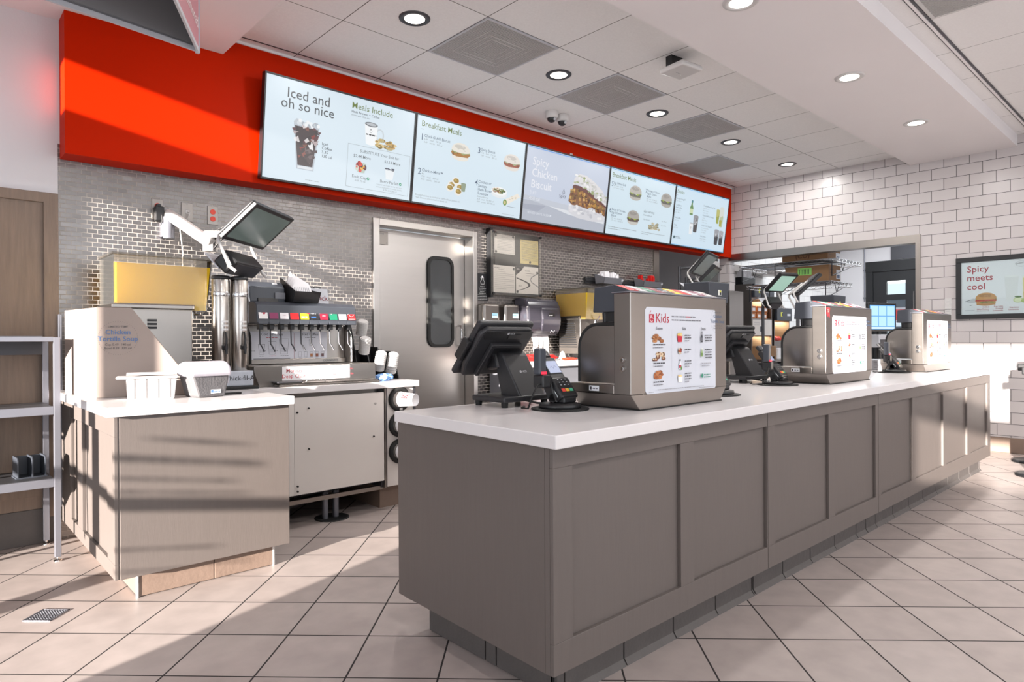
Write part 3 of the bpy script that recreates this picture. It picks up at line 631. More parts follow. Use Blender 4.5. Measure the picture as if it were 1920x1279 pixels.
for label, x0, x1, fl in cab:
    t = thing('counter_cabinet', label, 'counter cabinet', (x0, 1.30, 0))
    b = MB('cabinet'); b.box(x0+.02, x1, 1.342, 2.10, .125, .789); b.build('carcass', t, True)
    f = MB('cabinet'); shaker(f, x0, x1, fl, 1.322, .125, .789, .218, .726); f.build('front_panel', t, True)
    if x0 < 1.5:
        e = MB('cabinet'); e.prism([(1.36, 1.343), (1.381, 1.343), (1.405, 2.155), (1.384, 2.155)], 'Z', .125, .789).build('end_panel', t, True)
    k = MB('cove_tile'); xa = max(x0+.08, 1.442) if x0 < 1.5 else x0; xb = min(x1, 6.50)
    j = [xa]+[v for v in [1.772+.2935*n for n in range(-1, 17)] if xa+.01 < v < xb-.01]+[xb]
    for a, c_ in zip(j, j[1:]):
        k.box(a+.003, c_-.003, 1.376, 1.389, .006, .135, bev=.002).prism([(1.376, .0), (1.362, 0), (1.366, .006), (1.376, .02)], 'X', a+.003, c_-.003)
    k.box(xa, xb, 1.3895, 1.40, 0, .125, 'rubber')
    if x0 < 1.5:
        yj = [1.389, 1.655, 1.711, 2.04]
        for a, c_ in zip(yj, yj[1:]): k.box(1.442, 1.455, a+.003, c_-.003, .004, .135, bev=.002)
        k.box(1.4555, 1.47, 1.39, 2.04, 0, .125, 'rubber')
    k.build('toe_kick', t, True)

# ------------------------------------------------------------------ left counter and back counter
ct = MB('quartz'); ct.prism([(.585, 3.055), (1.376, 3.055), (1.376, 3.648), (2.512, 3.648), (2.512, YB-.002), (.585, YB-.002)], 'Z', .79, .83, bev=.003)
tag(ct.build('countertop'), 'L-shaped white quartz worktop of the left drinks station', 'countertop')
t = thing('counter_cabinet', 'cream taupe cabinet at the left, sunlit, with door-frame shadows across it', 'counter cabinet', (.99, 3.09, 0))
MB('cabinet').box(.65, 1.345, 3.11, YB-.02, .115, .789).build('carcass', t, True)
MB('cabinet').box(.638, 1.362, 3.088, 3.11, .112, .788, bev=.002).build('front_panel', t, True)
s_ = MB('cabinet')
s_.box(.632, .65, 3.09, YB-.02, .115, .788).box(.618, .632, 3.088, 4.10, .115, .178, bev=.0015).box(.618, .632, 3.088, 4.10, .705, .788, bev=.0015)
for a, b_ in ((3.088, 3.222), (3.765, 3.885), (4.06, 4.10)): s_.box(.618, .632, a, b_, .178, .705, bev=.0015)
s_.box(.618, .632, 4.106, YB-.02, .115, .788, bev=.0015)
s_.build('side_panel', t, True)
k = MB('cove_tile_brown')
for a, b_ in ((.718, 1.03), (1.033, 1.307)): k.box(a, b_, 3.156, 3.17, .004, .135, bev=.002)
for a, b_ in ((3.171, 3.47), (3.473, 3.77), (3.773, 4.07), (4.073, YB-.02)): k.box(.716, .73, a, b_, .004, .135, bev=.002)
k.box(.732, 1.30, 3.172, 4.3, 0, .12, 'rubber').cyl((.716, 3.157, 0), (.716, 3.157, .13), .006, m='white_plastic').cyl((1.31, 3.16, 0), (1.31, 3.16, .13), .007, m='white_plastic')
k.build('toe_kick', t, True)

t = thing('drink_cabinet', 'white steel cabinet under the soda fountain with bolted front panel', 'cabinet', (1.94, 3.66, 0))
m = MB('dark_metal'); m.box(1.40, 1.43, 3.70, YB-.03, .02, .789).box(1.43, 2.25, 4.2, 4.22, .2, .789, 'black_paint').box(1.43, 2.25, 3.72, 4.2, .76, .788, 'stainless').box(1.44, 1.455, 3.67, 3.70, .02, .76).box(2.235, 2.25, 3.68, YB-.03, .15, .789)
m.box(1.44, 2.25, 3.69, 3.71, .135, .16, 'stainless').box(1.43, 2.25, 3.74, 4.2, .17, .19)
m.build('carcass', t, True)
pn = MB('white_panel'); pn.box(1.642, 2.243, 3.655, 3.675, .197, .765, bev=.003).box(1.455, 1.642, 3.655, 3.675, .197, .765, bev=.003); pn = pn.build('front_panel', t, True)
for x, z in ((1.73, .70), (1.73, .46), (2.165, .49), (1.66, .68), (1.66, .25), (1.66, .22)): MB('black_plastic').cyl((x, 3.655, z), (x, 3.645, z), .005, n=10).build('bolt', pn)
cv = Canvas(FR((0, 3.6548, 0), *FRONT)); cv.text('ID', 2.17, .69, .012, '2a2a2a', .01); cv.build('print', pn)
MB('stainless').box(2.245, 2.256, 3.652, 3.70, .15, .787).build('edge_strip', t, True)
t = thing('drain_pipes', 'pair of grey drain pipes running down into the black floor sink', 'pipe', (1.925, 3.72, 0))
m = MB('grey_metal')
for x in (1.885, 1.955): m.cyl((x, 3.76, .0), (x, 3.76, .168), .019)
m.build('pipes', t, True)
m = MB('white_plastic')
for x in (1.885, 1.955): m.cyl((x, 3.76, .120), (x, 3.76, .145), .025)
m.build('couplings', t, True)
MB('black_plastic').tube([(1.885, 3.775, .140), (1.84, 3.80, .130), (1.70, 3.82, .105), (1.56, 3.82, .10), (1.50, 3.84, .12)], .022).build('hose', t, True)
t = thing('floor_sink', 'round black floor sink under the drain pipes', 'floor sink', (1.925, 3.75, 0))
MB('rubber').lathe([(.105, 0), (.105, .004), (.088, .0045), (.085, .001), (.001, .001)], n=32).build('rim', t)
t = thing('floor_grate', 'small square metal drain grate in the floor tiles, lower left', 'floor drain', (.4015, 3.2075, 0), R(46))
g = MB('grey_metal'); w_ = .056
g.box(-w_, w_, -w_, -w_+.006, 0, .003).box(-w_, w_, w_-.006, w_, 0, .003).box(-w_, -w_+.006, -w_, w_, 0, .003).box(w_-.006, w_, -w_, w_, 0, .003)
for k in range(9): g.box(-w_+.010+k*.0115, -w_+.014+k*.0115, -w_, w_, 0, .0025).box(-w_, w_, -w_+.010+k*.0115, -w_+.014+k*.0115, 0, .0025)
g.box(-w_+.004, w_-.004, -w_+.004, w_-.004, 0, .0008, 'rubber').build('grate', t)

# cup dispensers in the end of the back counter
t = thing('cup_dispenser_cabinet', 'narrow white end cabinet holding three sideways cup dispensers', 'cabinet', (2.37, 3.66, 0))
m = MB('white_panel'); m.box(2.262, 2.478, 3.672, YB-.03, .15, .789); m.build('carcass', t, True)
MB('dark_metal').box(2.474, 2.492, 3.665, 3.70, .15, .788).box(2.258, 2.268, 3.66, 3.68, .15, .788).build('edge_strip', t, True)
m = MB('cove_tile_brown'); m.box(2.262, 2.45, 3.745, 3.76, 0, .15).box(2.262, 2.275, 3.76, 4.3, 0, .15); m.build('toe_kick', t, True)
for i, z in enumerate((.712, .545, .372)):
    c_ = thing('cup_dispenser', ('top', 'middle', 'bottom')[i]+' black round dispenser with white paper cups sticking out, right of the white cabinet panel', 'cup dispenser', (2.365, 3.67, z), 0, 'cup dispensers')
    rg = MB('rubber').lathe([(.066, -.0), (.080, .0), (.082, .010), (.074, .022), (.060, .026), (.054, .016), (.054, -.0)], n=32, M=Matrix.Rotation(pi/2, 4, 'X'), cap=False).build('ring', c_)
    cv = Canvas(FR((-.012, -.0265, -.070), *FRONT)); cv.rect(0, 0, .022, .013, 'e8e6e2').scribble(.003, .004, .016, .006, '555555'); cv.build('size_tag', rg)
    u = thing('paper_cups', ('top', 'middle', 'bottom')[i]+' stack of white paper cups with red printing, lying in its round dispenser', 'paper cups', (2.365, 3.644, z), R(20) if i == 0 else R(8), 'cups in the dispensers')
    cup_o = MB('paper').lathe([(.050, .0), (.050, -.0005), (.049, -.002), (.0395, -.115), (.038, -.115), (.036, -.111), (.001, -.111)], n=32, M=Matrix.Rotation(-pi/2, 4, 'X')).build('cup', u)
    cv = MB(ink('c8262c'))
    def onc(a, y):   # a point on the side of the cup
        r = .0498-.0098*(-y-.002)/.113*1.0 if y < -.002 else .0525
        return (r*sin(a)*1.012, y, r*cos(a)*1.012)
    def patch(a0, y0, ra, ry):
        ring = [onc(a0+ra*cos(q*pi/8), y0+ry*sin(q*pi/8)) for q in range(16)]; cv.add(ring, [tuple(range(16))])
    if i != 1:
        a0 = -.6 if i == 0 else -.9
        for q in range(9): b_ = R(40+q*30); patch(a0+.42*cos(b_), -.055+.028*sin(b_), .10, .006)
        for q in (-1, 0, 1): patch(a0-.62, -.055+q*.016, .13, .008)
    else:
        for q in range(6): patch(-.5+.15*q, -.06, .05, .0018)
    cv.build('print', cup_o)
# ------------------------------------------------------------------ shelf unit and organiser at far left
t = thing('shelf_unit', 'grey metal shelf unit standing against the brown wood panelling', 'shelf unit', (.07, 4.15, 0))
for x in (-.40, .545):
    for y in (3.965, 4.335): MB('grey_metal').box(x-.014, x+.014, y-.014, y+.014, .022, 1.122, bev=.002).build('post', t, True)
for z in (1.100, .735, .375):
    s = MB('grey_metal'); s.box(-.386, .531, 3.953, 3.975, z, z+.024 if z > 1 else z+.042, bev=.002).box(-.386, .531, 4.325, 4.345, z, z+.03).box(-.386, .531, 3.975, 4.325, z+.018 if z > 1 else z+.034, z+.022 if z > 1 else z+.038, 'dark_metal')
    s.box(.528, .545, 3.979, 4.321, z, z+.022).box(-.40, -.386, 3.979, 4.321, z, z+.022)
    s.build('shelf', t, True)
MB('dark_metal').box(-.386, .531, 4.322, 4.336, 1.03, 1.10).build('back_rail', t, True)
for x in (-.40, .545):
    for y in (3.965, 4.335): MB('chrome').lathe([(.018, 0), (.018, .006), (.006, .007), (.006, .022)], (x, y, 0), n=14).build('foot', t, True)
t = thing('bin_divider', 'small black divider rack on the lowest metal shelf', 'divider rack', (.45, 4.13, .4135), R(4))
m = MB('slate_plastic'); m.box(-.065, .065, -.06, .06, 0, .006)
for x in (-.06, .0, .055): m.prism([(-.06, 0), (.06, 0), (.06, .105), (-.045, .105), (-.058, .09)], 'X', x, x+.006, bev=.001)
m.box(-.06, .06, .054, .06, .006, .1); m.build('rack', t)
# ------------------------------------------------------------------ steel swing door in the back wall
t = thing('swing_door', 'stainless steel kitchen swing door with tall rounded window', 'door', (3.11, 4.50, 0))
MB('stainless_door').box(2.655, 3.57, 4.495, 4.53, .01, 1.975, bev=.003).build('leaf', t, True)
def rrect(x0, x1, z0, z1, r, n=6):
    return [(cx+r*cos(R(a0+90*k/n)), cz+r*sin(R(a0+90*k/n))) for cx, cz, a0 in ((x1-r, z1-r, 0), (x0+r, z1-r, 90), (x0+r, z0+r, 180), (x1-r, z0+r, 270)) for k in range(n+1)]
o_, i_ = rrect(3.175, 3.445, 1.035, 1.80, .075), rrect(3.200, 3.420, 1.06, 1.775, .055)
g = MB('rubber'); n = len(o_)
vv = [(x, y, z) for y, ring in ((4.494, o_), (4.478, o_), (4.478, i_), (4.494, i_)) for x, z in ring]
g.add(vv, [(k*n+i, k*n+(i+1) % n, ((k+1) % 4)*n+(i+1) % n, ((k+1) % 4)*n+i) for k in range(4) for i in range(n)], None, False)
g.build('window_gasket', t, True)
MB('smoked_glass').prism(i_, 'Y', 4.486, 4.490).build('window_pane', t, True)
MB('lcd_off').prism(i_, 'Y', 4.4925, 4.4945).box(3.205, 3.415, 4.4922, 4.4928, 1.30, 1.66, 'grey_metal').build('window_backing', t, True)
cv = Canvas(FR((0, 4.4924, 0), *FRONT))
cv.rect(3.225, 1.675, 3.40, 1.755, 'a85a3e').text('LL NIGHT', 3.235, 1.69, .022, '2a2020', .01)  # orange lettered patch paints a reflection in the window pane
for v in (1.62, 1.585, 1.555): cv.rect(3.24, v, 3.30, v+.008, '3a3c40').rect(3.32, v, 3.38, v+.008, '3a3c40')
rr = random.Random(5)
for k in range(40):
    u, v = rr.uniform(3.215, 3.40), rr.uniform(1.08, 1.28); cv.line([(u, v), (u+rr.uniform(-.02, .02), v+rr.uniform(.01, .04))], '8f9296', .0012)
cv.build('notice', t, True)
MB('chrome').tube([(3.50, 4.494, 1.05), (3.50, 4.455, 1.055), (3.50, 4.445, 1.08), (3.50, 4.445, 1.19), (3.50, 4.455, 1.215), (3.50, 4.494, 1.22)], .009).build('handle', t, True)
cp = MB('stainless').box(2.67, 2.80, 4.488, 4.495, 1.85, 1.955, bev=.002).build('cover_plate', t, True)
cv = Canvas(FR((0, 4.4877, 0), *FRONT)); cv.text('NOTICE', 2.735, 1.93, .010, '55565a', .01, 'CENTER').ell(2.685, 1.865, .003, .003, '2a2a2a').ell(2.785, 1.865, .003, .003, '2a2a2a'); cv.build('print', cp)
f = MB('stainless_door')
f.box(2.597, 2.652, YB-.02, YB+.16, 0, 2.03, bev=.003).box(3.573, 3.618, YB-.02, YB+.16, 0, 2.03, bev=.003).box(2.652, 3.573, YB-.02, YB+.16, 1.98, 2.03, bev=.003)
struct('door_2', f)

# ------------------------------------------------------------------ wall plates, board, sign, dispensers on the back wall
def plate(label, x0, x1, z0, z1, kind):
    t = thing('outlet_plate', label, 'wall outlet', ((x0+x1)/2, YB, (z0+z1)/2), 0, 'steel wall plates')
    w_, h = (x1-x0)/2, (z1-z0)/2
    MB('stainless').box(-w_, w_, -.006, 0, -h, h, bev=.002).build('plate', t)
    if kind == 'red':
        for s in (.022, -.022):
            MB('outlet_red').cyl((0, -.0085, s), (0, -.006, s), .0165, n=20).box(-.007, -.005, -.009, -.0084, s-.002, s+.007, 'black_plastic').box(.005, .007, -.009, -.0084, s-.002, s+.007, 'black_plastic').build('socket', t)
    if kind == 'plug':
        MB('outlet_red').cyl((0, -.0085, .022), (0, -.006, .022), .0165, n=20).build('socket', t)
        MB('black_plastic').box(-.022, .025, -.055, -.009, -.075, .012, bev=.004).cyl((0, -.009, .022), (0, -.035, .018), .013).build('power_adapter', t)
        MB('black_plastic').tube([(0, -.035, .016), (.01, -.05, -.02), (.012, -.06, -.08), (.008, -.055, -.085), (.004, -.05, -.105)], .003).build('cable', t)
    if kind == 'jack':
        MB('white_plastic').box(-.011, .011, -.010, -.006, -.012, .010, bev=.002).tube([(0, -.01, 0), (.008, -.03, -.006), (.0, -.025, -.04), (-.025, -.012, -.06)], .003).build('jack', t)
        for s in (.05, -.05): MB('dark_metal').cyl((0, -.0075, s), (0, -.006, s), .003, n=8).build('screw', t)
plate('steel wall plate with red socket and a black plugged-in adapter', 1.085, 1.148, 1.835, 1.962, 'plug')
plate('steel wall plate with a white network jack, between the two outlets', 1.249, 1.318, 1.845, 1.962, 'jack')
plate('steel wall plate with two red sockets', 1.404, 1.470, 1.842, 1.960, 'red')
t = thing('document_frame', 'clear-fronted black wall board holding four pinned papers', 'notice board', (4.05, 4.36, 1.78))
MB('black_paint').box(3.80, 4.345, 4.345, 4.352, 1.495, 2.055).build('backing', t, True)
MB('acrylic').box(3.74, 4.36, 4.329, 4.332, 1.490, 2.062).build('front_pane', t, True)
for x in (3.76, 4.345):
    for z in (1.505, 2.045): MB('black_paint').cyl((x, YB, z), (x, 4.318, z), .011).build('standoff', t, True)
MB('black_paint').box(3.735, 3.765, 4.334, 4.388, 1.47, 2.075).build('side_rail', t, True)
def sheet_on(label, x0, x1, z0, z1, m, draw):
    s = MB(m); s.box(x0, x1, 4.3415, 4.3445, z0, z1); o = thing('notice_paper', label, 'paper', ((x0+x1)/2, 4.3445, z0), 0, 'papers on the wall board')
    sh = s.build('sheet', o, True); c = Canvas(FR((x0, 4.3418, z0), *FRONT)); c.w = .0008; draw(c, x1-x0, z1-z0); c.build('print', sh)
def cert(c, w, h):
    c.text('CERTIFICATE', w/2, h*.84, .010, '8a8a8e', .005, 'CENTER').line([(.01, .01), (w-.01, .01), (w-.01, h-.01), (.01, h-.01), (.01, .01)], 'a2a2a6', .0015)
    for k in range(8): c.scribble(.03, h*(.75-.08*k), w-.06, .006, 'a5a6ac')
    for u in (.012, w-.02): c.ell(u, h-.012, .012, .012, '26262a')
    c.ell(.014, .014, .012, .012, '26262a')
def yell(c, w, h):
    for k in range(17): c.scribble(.012, h*(.90-.048*k), w-.024, .005, '6a6a5c' if k % 3 else '4a5a78')
    for k in (3, 6, 9, 12): c.rect(.01, h*(.93-.048*k), w-.01, h*(.932-.048*k), '7a7456')
    c.ell(w*.5, .016, .012, .012, '26262a')
def permit(c, w, h):
    c.text('PERMIT', .012, h*.88, .012, '55555a', .01).scribble(.06, h*.90, .07, .006, '77777c').scribble(.06, h*.85, .06, .006, '77777c').rect(w-.03, h-.035, w-.008, h-.012, '6a6a70')
    for k in range(10): c.scribble(.012, h*(.76-.07*k), w-.03 if k % 3 else w*.5, .005, '8f9096')
def swoosh(c, w, h):
    c.poly([(0, h), (w*.36, h), (w*.22, h*.82), (0, h*.66)], '46464c').text('SERV', .008, h*.86, .012, 'd8d8da', .01).text('invisible', w*.40, h*.82, .014, '3a3a40', .008).scribble(w*.42, h*.74, w*.38, .007, '6a6a70').scribble(w*.45, h*.66, w*.25, .005, '9a9aa0')
    a = [(w*(.02+.62*sin(q*pi/10)), h*(.58-.5*q/10)) for q in range(11)]; b_ = [(w*(.02+.52*sin(q*pi/10)), h*(.54-.44*q/10)) for q in range(11)]
    for q in range(10): c.poly([a[q], a[q+1], b_[q+1], b_[q]], '4a4a50')
    a = [(w*(1-.36*sin(q*pi/10)), h*(.78-.5*q/10)) for q in range(11)]; c.line(a, '8f9096', .010)
    c.text('2022', w*.10, h*.26, .014, '4a4a50', .01).ell(w*.06, h*.06, .012, .012, '26262a').ell(w-.016, h*.8, .012, .012, '26262a')
sheet_on('white certificate paper, top left of the wall board', 3.79, 4.03, 1.86, 2.03, 'paper', cert)
sheet_on('yellow form pinned at the top right of the wall board', 4.10, 4.33, 1.79, 2.01, 'cream_paper', yell)
sheet_on('white permit paper, bottom left of the wall board', 3.775, 4.035, 1.515, 1.755, 'paper', permit)
sheet_on('white paper with grey swooshes, bottom right of the wall board', 4.045, 4.330, 1.515, 1.765, 'paper', swoosh)
t = thing('handwash_sign', 'small black sign with a white figure beside the steel door', 'sign', (3.683, YB, 1.555))
MB('black_paint').box(-.066, .066, -.006, 0, -.118, .118).build('panel', t)
c = Canvas(FR((-.066, -.006, -.118), *FRONT))
c.line([(.05, .145), (.045, .17), (.06, .185), (.058, .205), (.07, .215), (.08, .20), (.078, .18), (.09, .165), (.085, .145), (.05, .145)], 'e6e6e6', .003).ell(.066, .208, .010, .010, 'e6e6e6').line([(.045, .20), (.06, .19)], 'e6e6e6', .003)
for k, s in enumerate(('WASH IT', 'Team members are', 'required to wash', 'hands before', 'returning to work')): c.text(s, .066, .118-k*.014, .0085 if k == 0 else .0072, 'e2e2e2', .004, 'CENTER')
c.rect(.006, .05, .126, .0515, '9a9a9a')
for k in range(3): c.scribble(.012, .034-k*.012, .108, .007, 'c2c2c2')
c.build('print', t)
for i, (x, col) in enumerate(((3.712, 'left'), (3.955, 'right'))):
    t = thing('soap_dispenser', col+' steel soap dispenser on the wall below the notice board', 'soap dispenser', (x, YB, 1.305), 0, 'soap dispensers')
    MB('stainless').box(-.092, .092, -.10, -.002, -.115, .105, bev=.022, seg=4).build('body', t)
    MB('dark_metal').box(-.06, .06, -.09, -.01, -.14, -.1155, bev=.006).build('push_bar', t)
    c = Canvas(FR((0, -.10, -.01), *FRONT)); c.rect(.0, -.008, .065, .032, 'a8d8ec').scribble(.006, .012, .05, .012, '3a6a9a').scribble(.006, .0, .04, .008, 'f0f4f8'); c.build('sticker', t)
t = thing('paper_towel_dispenser', 'large smoky black paper towel dispenser', 'paper towel dispenser', (4.27, YB, 1.13))
d_ = MB('smoke_plastic')
d_.prism([(-.002, 0), (-.14, .0), (-.185, .06), (-.20, .14), (-.19, .26), (-.16, .325), (-.10, .345), (-.002, .345)], 'X', -.215, .215, bev=.022)
d_.prism([(-.19, .03), (-.213, .10), (-.218, .16), (-.205, .24), (-.185, .27), (-.17, .2)], 'X', -.05, .19, bev=.012).build('cover', t)
c = Canvas(FR((.02, -.2195, .175), *FRONT)); c.rect(0, 0, .075, .03, '0e0e10').text('georgia', .006, .009, .011, 'e6e6e8', .008); c.build('logo', t)
c = Canvas(FR((.06, -.187, .02), *FRONT)); c.w = .012; c.line([(0, .01), (.02, .03), (.04, .012), (.06, .03)], 'd0d0d8', .004); c.build('print', t)
tw = MB('paper'); rr = random.Random(2)
ys = [(-.10, 0), (-.12, -.06), (-.11, -.12), (-.13, -.19)]
for s in range(3):
    for (y0, z0), (y1, z1) in zip(ys, ys[1:]): tw.add([(-.09+s*.07+(-z0)*.1, y0-.01*(s % 2), z0), (-.02+s*.07-(-z0)*.05, y0-.01*((s+1) % 2), z0), (-.02+s*.07-(-z1)*.05, y1-.01*((s+1) % 2), z1), (-.09+s*.07+(-z1)*.1, y1-.01*(s % 2), z1)], [(0, 1, 2, 3)])
tw.build('paper_towel', t)
# bare wall phone and plaque
t = thing('wall_timer', 'small black wall unit with a round dial above the soda fountain', 'wall control', (2.135, YB, 1.425))
MB('black_plastic').box(-.034, .034, -.022, 0, -.055, .055, bev=.004).build('case', t)
MB('light_grey_plastic').cyl((0, -.030, -.033), (0, -.022, -.033), .016).build('dial', t)
c = Canvas(FR((0, -.022, 0), *FRONT)); c.text('TORK', 0, .038, .008, 'd0d0d0', .005, 'CENTER').rect(-.026, -.008, .026, .03, '26282c'); c.build('print', t)
t = thing('instruction_card', 'small grey printed card stuck to the steel tiles under the black wall unit', 'card', (2.15, YB, 1.335))
MB('light_grey_plastic').box(-.034, .034, -.003, 0, -.028, .028).build('card', t)
c = Canvas(FR((-.034, -.003, -.028), *FRONT)); [c.scribble(.005, .006+k*.01, .058, .005, '5a5a60') for k in range(5)]; c.build('print', t)

# ------------------------------------------------------------------ left counter: soup divider, lemonade, urns
t = thing('soup_station_screen', 'taupe slanted screen printed Chicken Tortilla Soup standing on the left counter', 'counter screen', (.652, 3.623, .83))
SP = Matrix.Translation((.652, 3.623, 0)) @ Matrix.Rotation(R(-18), 4, 'Z')
MB('tan_board', SP).prism([(0, .8305), (.435, .8305), (.435, .862), (.147, 1.262), (0, 1.262)], 'Y', 0, .022, bev=.003).build('front_panel', t, True)
MB('tan_board').prism([(.6535, 3.647), (.674, 3.641), (.624, 4.12), (.602, 4.12)], 'Z', .8305, 1.262, bev=.003).build('side_panel', t, True)
c = Canvas(SP @ FR((.092, 0, 1.115), *FRONT))
for k in range(52): a = 2*pi*k/52; c.ell(.082*cos(a), .082*sin(a)*.98, .0014, .0014, '6a6260', n=7)
c.text('LIMITED TIME', 0, .050, .0095, '6a6462', .003, 'CENTER').text('Chicken', 0, .018, .022, '4f6f9c', .008, 'CENTER').text('Tortilla Soup', 0, -.014, .022, '4f6f9c', .008, 'CENTER').text('Cup 5.49  140 cal', 0, -.036, .0105, '5c5654', .004, 'CENTER').text('Bowl 8.39  330 cal', 0, -.053, .0105, '5c5654', .004, 'CENTER')
c.build('print', t, True)
def juicer(label, x0, y0, z0, w, dpt, hs, fins):
    """steel stand with a clear tank of lemonade on top; tap toward +x"""
    t = thing('lemonade_dispenser', label, 'drink dispenser', (x0, y0, z0), 0, 'lemonade dispensers')
    st = MB('stainless'); st.box(.045, w-.005, .02, dpt, .05, hs-.022, bev=.004).box(0, w, 0, dpt+.02, hs-.022, hs, bev=.004)
    st.build('stand', t)
    for x in (.06, w-.03):
        for y in (.04, dpt-.02): MB('stainless').cyl((x, y, 0), (x, y, .05), .012).build('leg', t)
    if fins:
        f = MB('black_paint')
        for k in range(11): f.box(.055, .055+.19+.01*k*.3, .012, .020, hs-.07-k*.022, hs-.060-k*.022)
        f.build('vent', t)
    else:
        f = MB('black_paint')
        for k in range(3): f.box(.17, .215, .014, .020, hs-.09-k*.02, hs-.078-k*.02)
        f.build('vent', t)
    tk = MB('acrylic'); tw_ = w+.07
    H0, H1 = hs+.001, hs+.255
    tk.box(.01, tw_, .01, .014, H0-.03, H1).box(.01, tw_, dpt-.01, dpt-.006, H0, H1).box(.01, .014, .014, dpt-.01, H0, H1)
    tk.prism([(tw_-.004, H0-.03), (tw_, H0-.03), (tw_+.03, H1), (tw_+.026, H1)], 'Y', .014, dpt-.01).box(.014, tw_, .014, dpt-.01, H0, H0+.003)
    tk.box(.0, tw_+.035, .0, dpt+.004, H1, H1+.012, bev=.004).box(w+.004, tw_, .014, dpt-.01, H0-.034, H0-.030)
    tk.build('tank', t)
    MB('lemonade').prism([(.0155, H0+.0045), (w+.006, H0+.0045), (w+.006, H0-.028), (tw_-.006, H0-.028), (tw_+.018, H1-.040), (.0155, H1-.040)], 'Y', .0155, dpt-.012).build('lemonade', t)
    MB('chrome').tube([(tw_-.02, dpt/2, H0-.045), (tw_+.01, dpt/2-.02, H0-.05), (tw_+.035, dpt/2-.03, H0-.02), (tw_+.05, dpt/2-.03, H0)], .006).cyl((tw_-.03, dpt/2, H0-.07), (tw_-.03, dpt/2, H0-.034), .012).build('tap', t)
    return t
juicer('clear tank of yellow lemonade on a steel stand, left of the tea urns', .765, 3.86, .83, .40, .34, .465, False)
t = thing('urn_base', 'low steel box with the shop name script, under the two tea urns', 'stand', (1.345, 3.80, .8305))
MB('galvanized').box(-.10, .090, -.08, .05, .016, .100, bev=.004).build('box', t)
MB('rubber').box(-.11, .10, -.13, .055, .0, .015, bev=.003).build('mat', t)
c = Canvas(FR((-.125, -.08, .014), *FRONT)); c.chick(.066, .050, .044, '232428').text('hick-fil-A', .082, .034, .026, '232428', .002, 'LEFT'); c.build('lettering', t)
for i, x in enumerate((1.286, 1.388)):
    t = thing('tea_urn', ('left' if i == 0 else 'right')+' of two tall polished steel tea urns with a black tap', 'drink urn', (x, 3.803, .931), 0, 'tea urns')
    ub = MB('urn_steel').lathe([(.045, 0), (.047, .004), (.047, .505), (.044, .513)], n=36).build('body', t)
    MB('black_plastic').lathe([(.048, .514), (.0495, .520), (.048, .530), (.03, .534), (.001, .534)], n=36).build('lid', t)
    MB('chrome').lathe([(.0475, .415), (.0485, .417), (.0485, .440), (.0475, .442)], n=36, cap=False).build('band', t)
    m = MB('black_plastic'); m.cyl((.0, -.044, .13), (.0, -.085, .13), .011).cyl((0, -.085, .15), (0, -.085, .095), .009, .007).box(-.014, .014, -.07, -.05, .118, .142, bev=.003).tube([(0, -.085, .15), (0, -.088, .175), (.002, -.075, .20), (.004, -.06, .215)], .006); m.build('tap', t)
    c = MB(ink('e8e8ea'))
    for k, wd in enumerate((.030, .022, .034)):
        a0 = -.25; z = .27-k*.022
        for q in range(6): a = a0+q*.14; c.add([(.0475*sin(a), -.0475*cos(a), z), (.0475*sin(a+.09), -.0475*cos(a+.09), z), (.0475*sin(a+.09), -.0475*cos(a+.09), z+.010), (.0475*sin(a), -.0475*cos(a), z+.010)], [(0, 1, 2, 3)])
    c.build('print', ub)
t = thing('napkin_caddy', 'white ribbed plastic caddy on the left counter, beside the grey wipes box', 'caddy', (.73, 3.375, .8305), R(-14))
m = MB('white_plastic'); m.prism([(.0, .0), (.19, .0), (.20, .098), (-.005, .098)], 'Y', .0, .09, bev=.006)
for k in range(4): m.box(.02+k*.048, .026+k*.048, -.005, .001, .006, .094)
m.box(-.045, .205, -.014, .10, .096, .108, bev=.005); m.build('tub', t)
c = Canvas(FR((.0, .0, .112), (1, .0, 0), (0, 1, .1))); c.rect(-.005, .0, .19, .09, 'efe9ea').scribble(.0, .06, .1, .02, 'c05a68').scribble(.02, .03, .06, .012, 'c78a92'); c.build('leaflet', t)
t = thing('wipes_box', 'grey rubbery box with a domed pale lid, front of the left counter', 'box', (1.056, 3.330, .8305), R(10))
m = MB('dark_plastic'); MATS['wipe_grey'] = mat('wipe_grey', '5d5b5d', .75, var=.2, vscale=25, bump=.2, bscale=120)
m = MB('wipe_grey'); m.prism([(-.062, .0), (.070, .0), (.092, .105), (-.092, .105)], 'Y', -.05, .085, bev=.010).build('body', t)
mat('frosted_lid', 'b4b0b8', .6, var=.08, vscale=20)
m = MB('frosted_lid'); m.prism([(-.060, .1), (-.055, .14), (-.02, .168), (.03, .172), (.075, .160), (.092, .128), (.092, .1)], 'X', -.100, .100, bev=.012).build('lid', t)
MB('frosted_lid').box(.092, .100, -.03, .03, .06, .112, bev=.004).cyl((.100, .005, .085), (.106, .005, .085), .014, m='black_plastic').build('latch', t)
c = Canvas(FR((-.005, -.0505, .018), *FRONT)); c.rect(0, 0, .05, .018, 'e2e4ea').rect(.002, .003, .014, .015, '5a84b4').scribble(.016, .004, .03, .01, '5a84b4'); c.build('sticker', t)
t = thing('black_tray', 'flat black spill tray lying behind the grey wipes box', 'tray', (1.20, 3.40, .8305))
MB('rubber').box(-.04, .045, -.018, .018, 0, .008, bev=.004).build('tray', t)
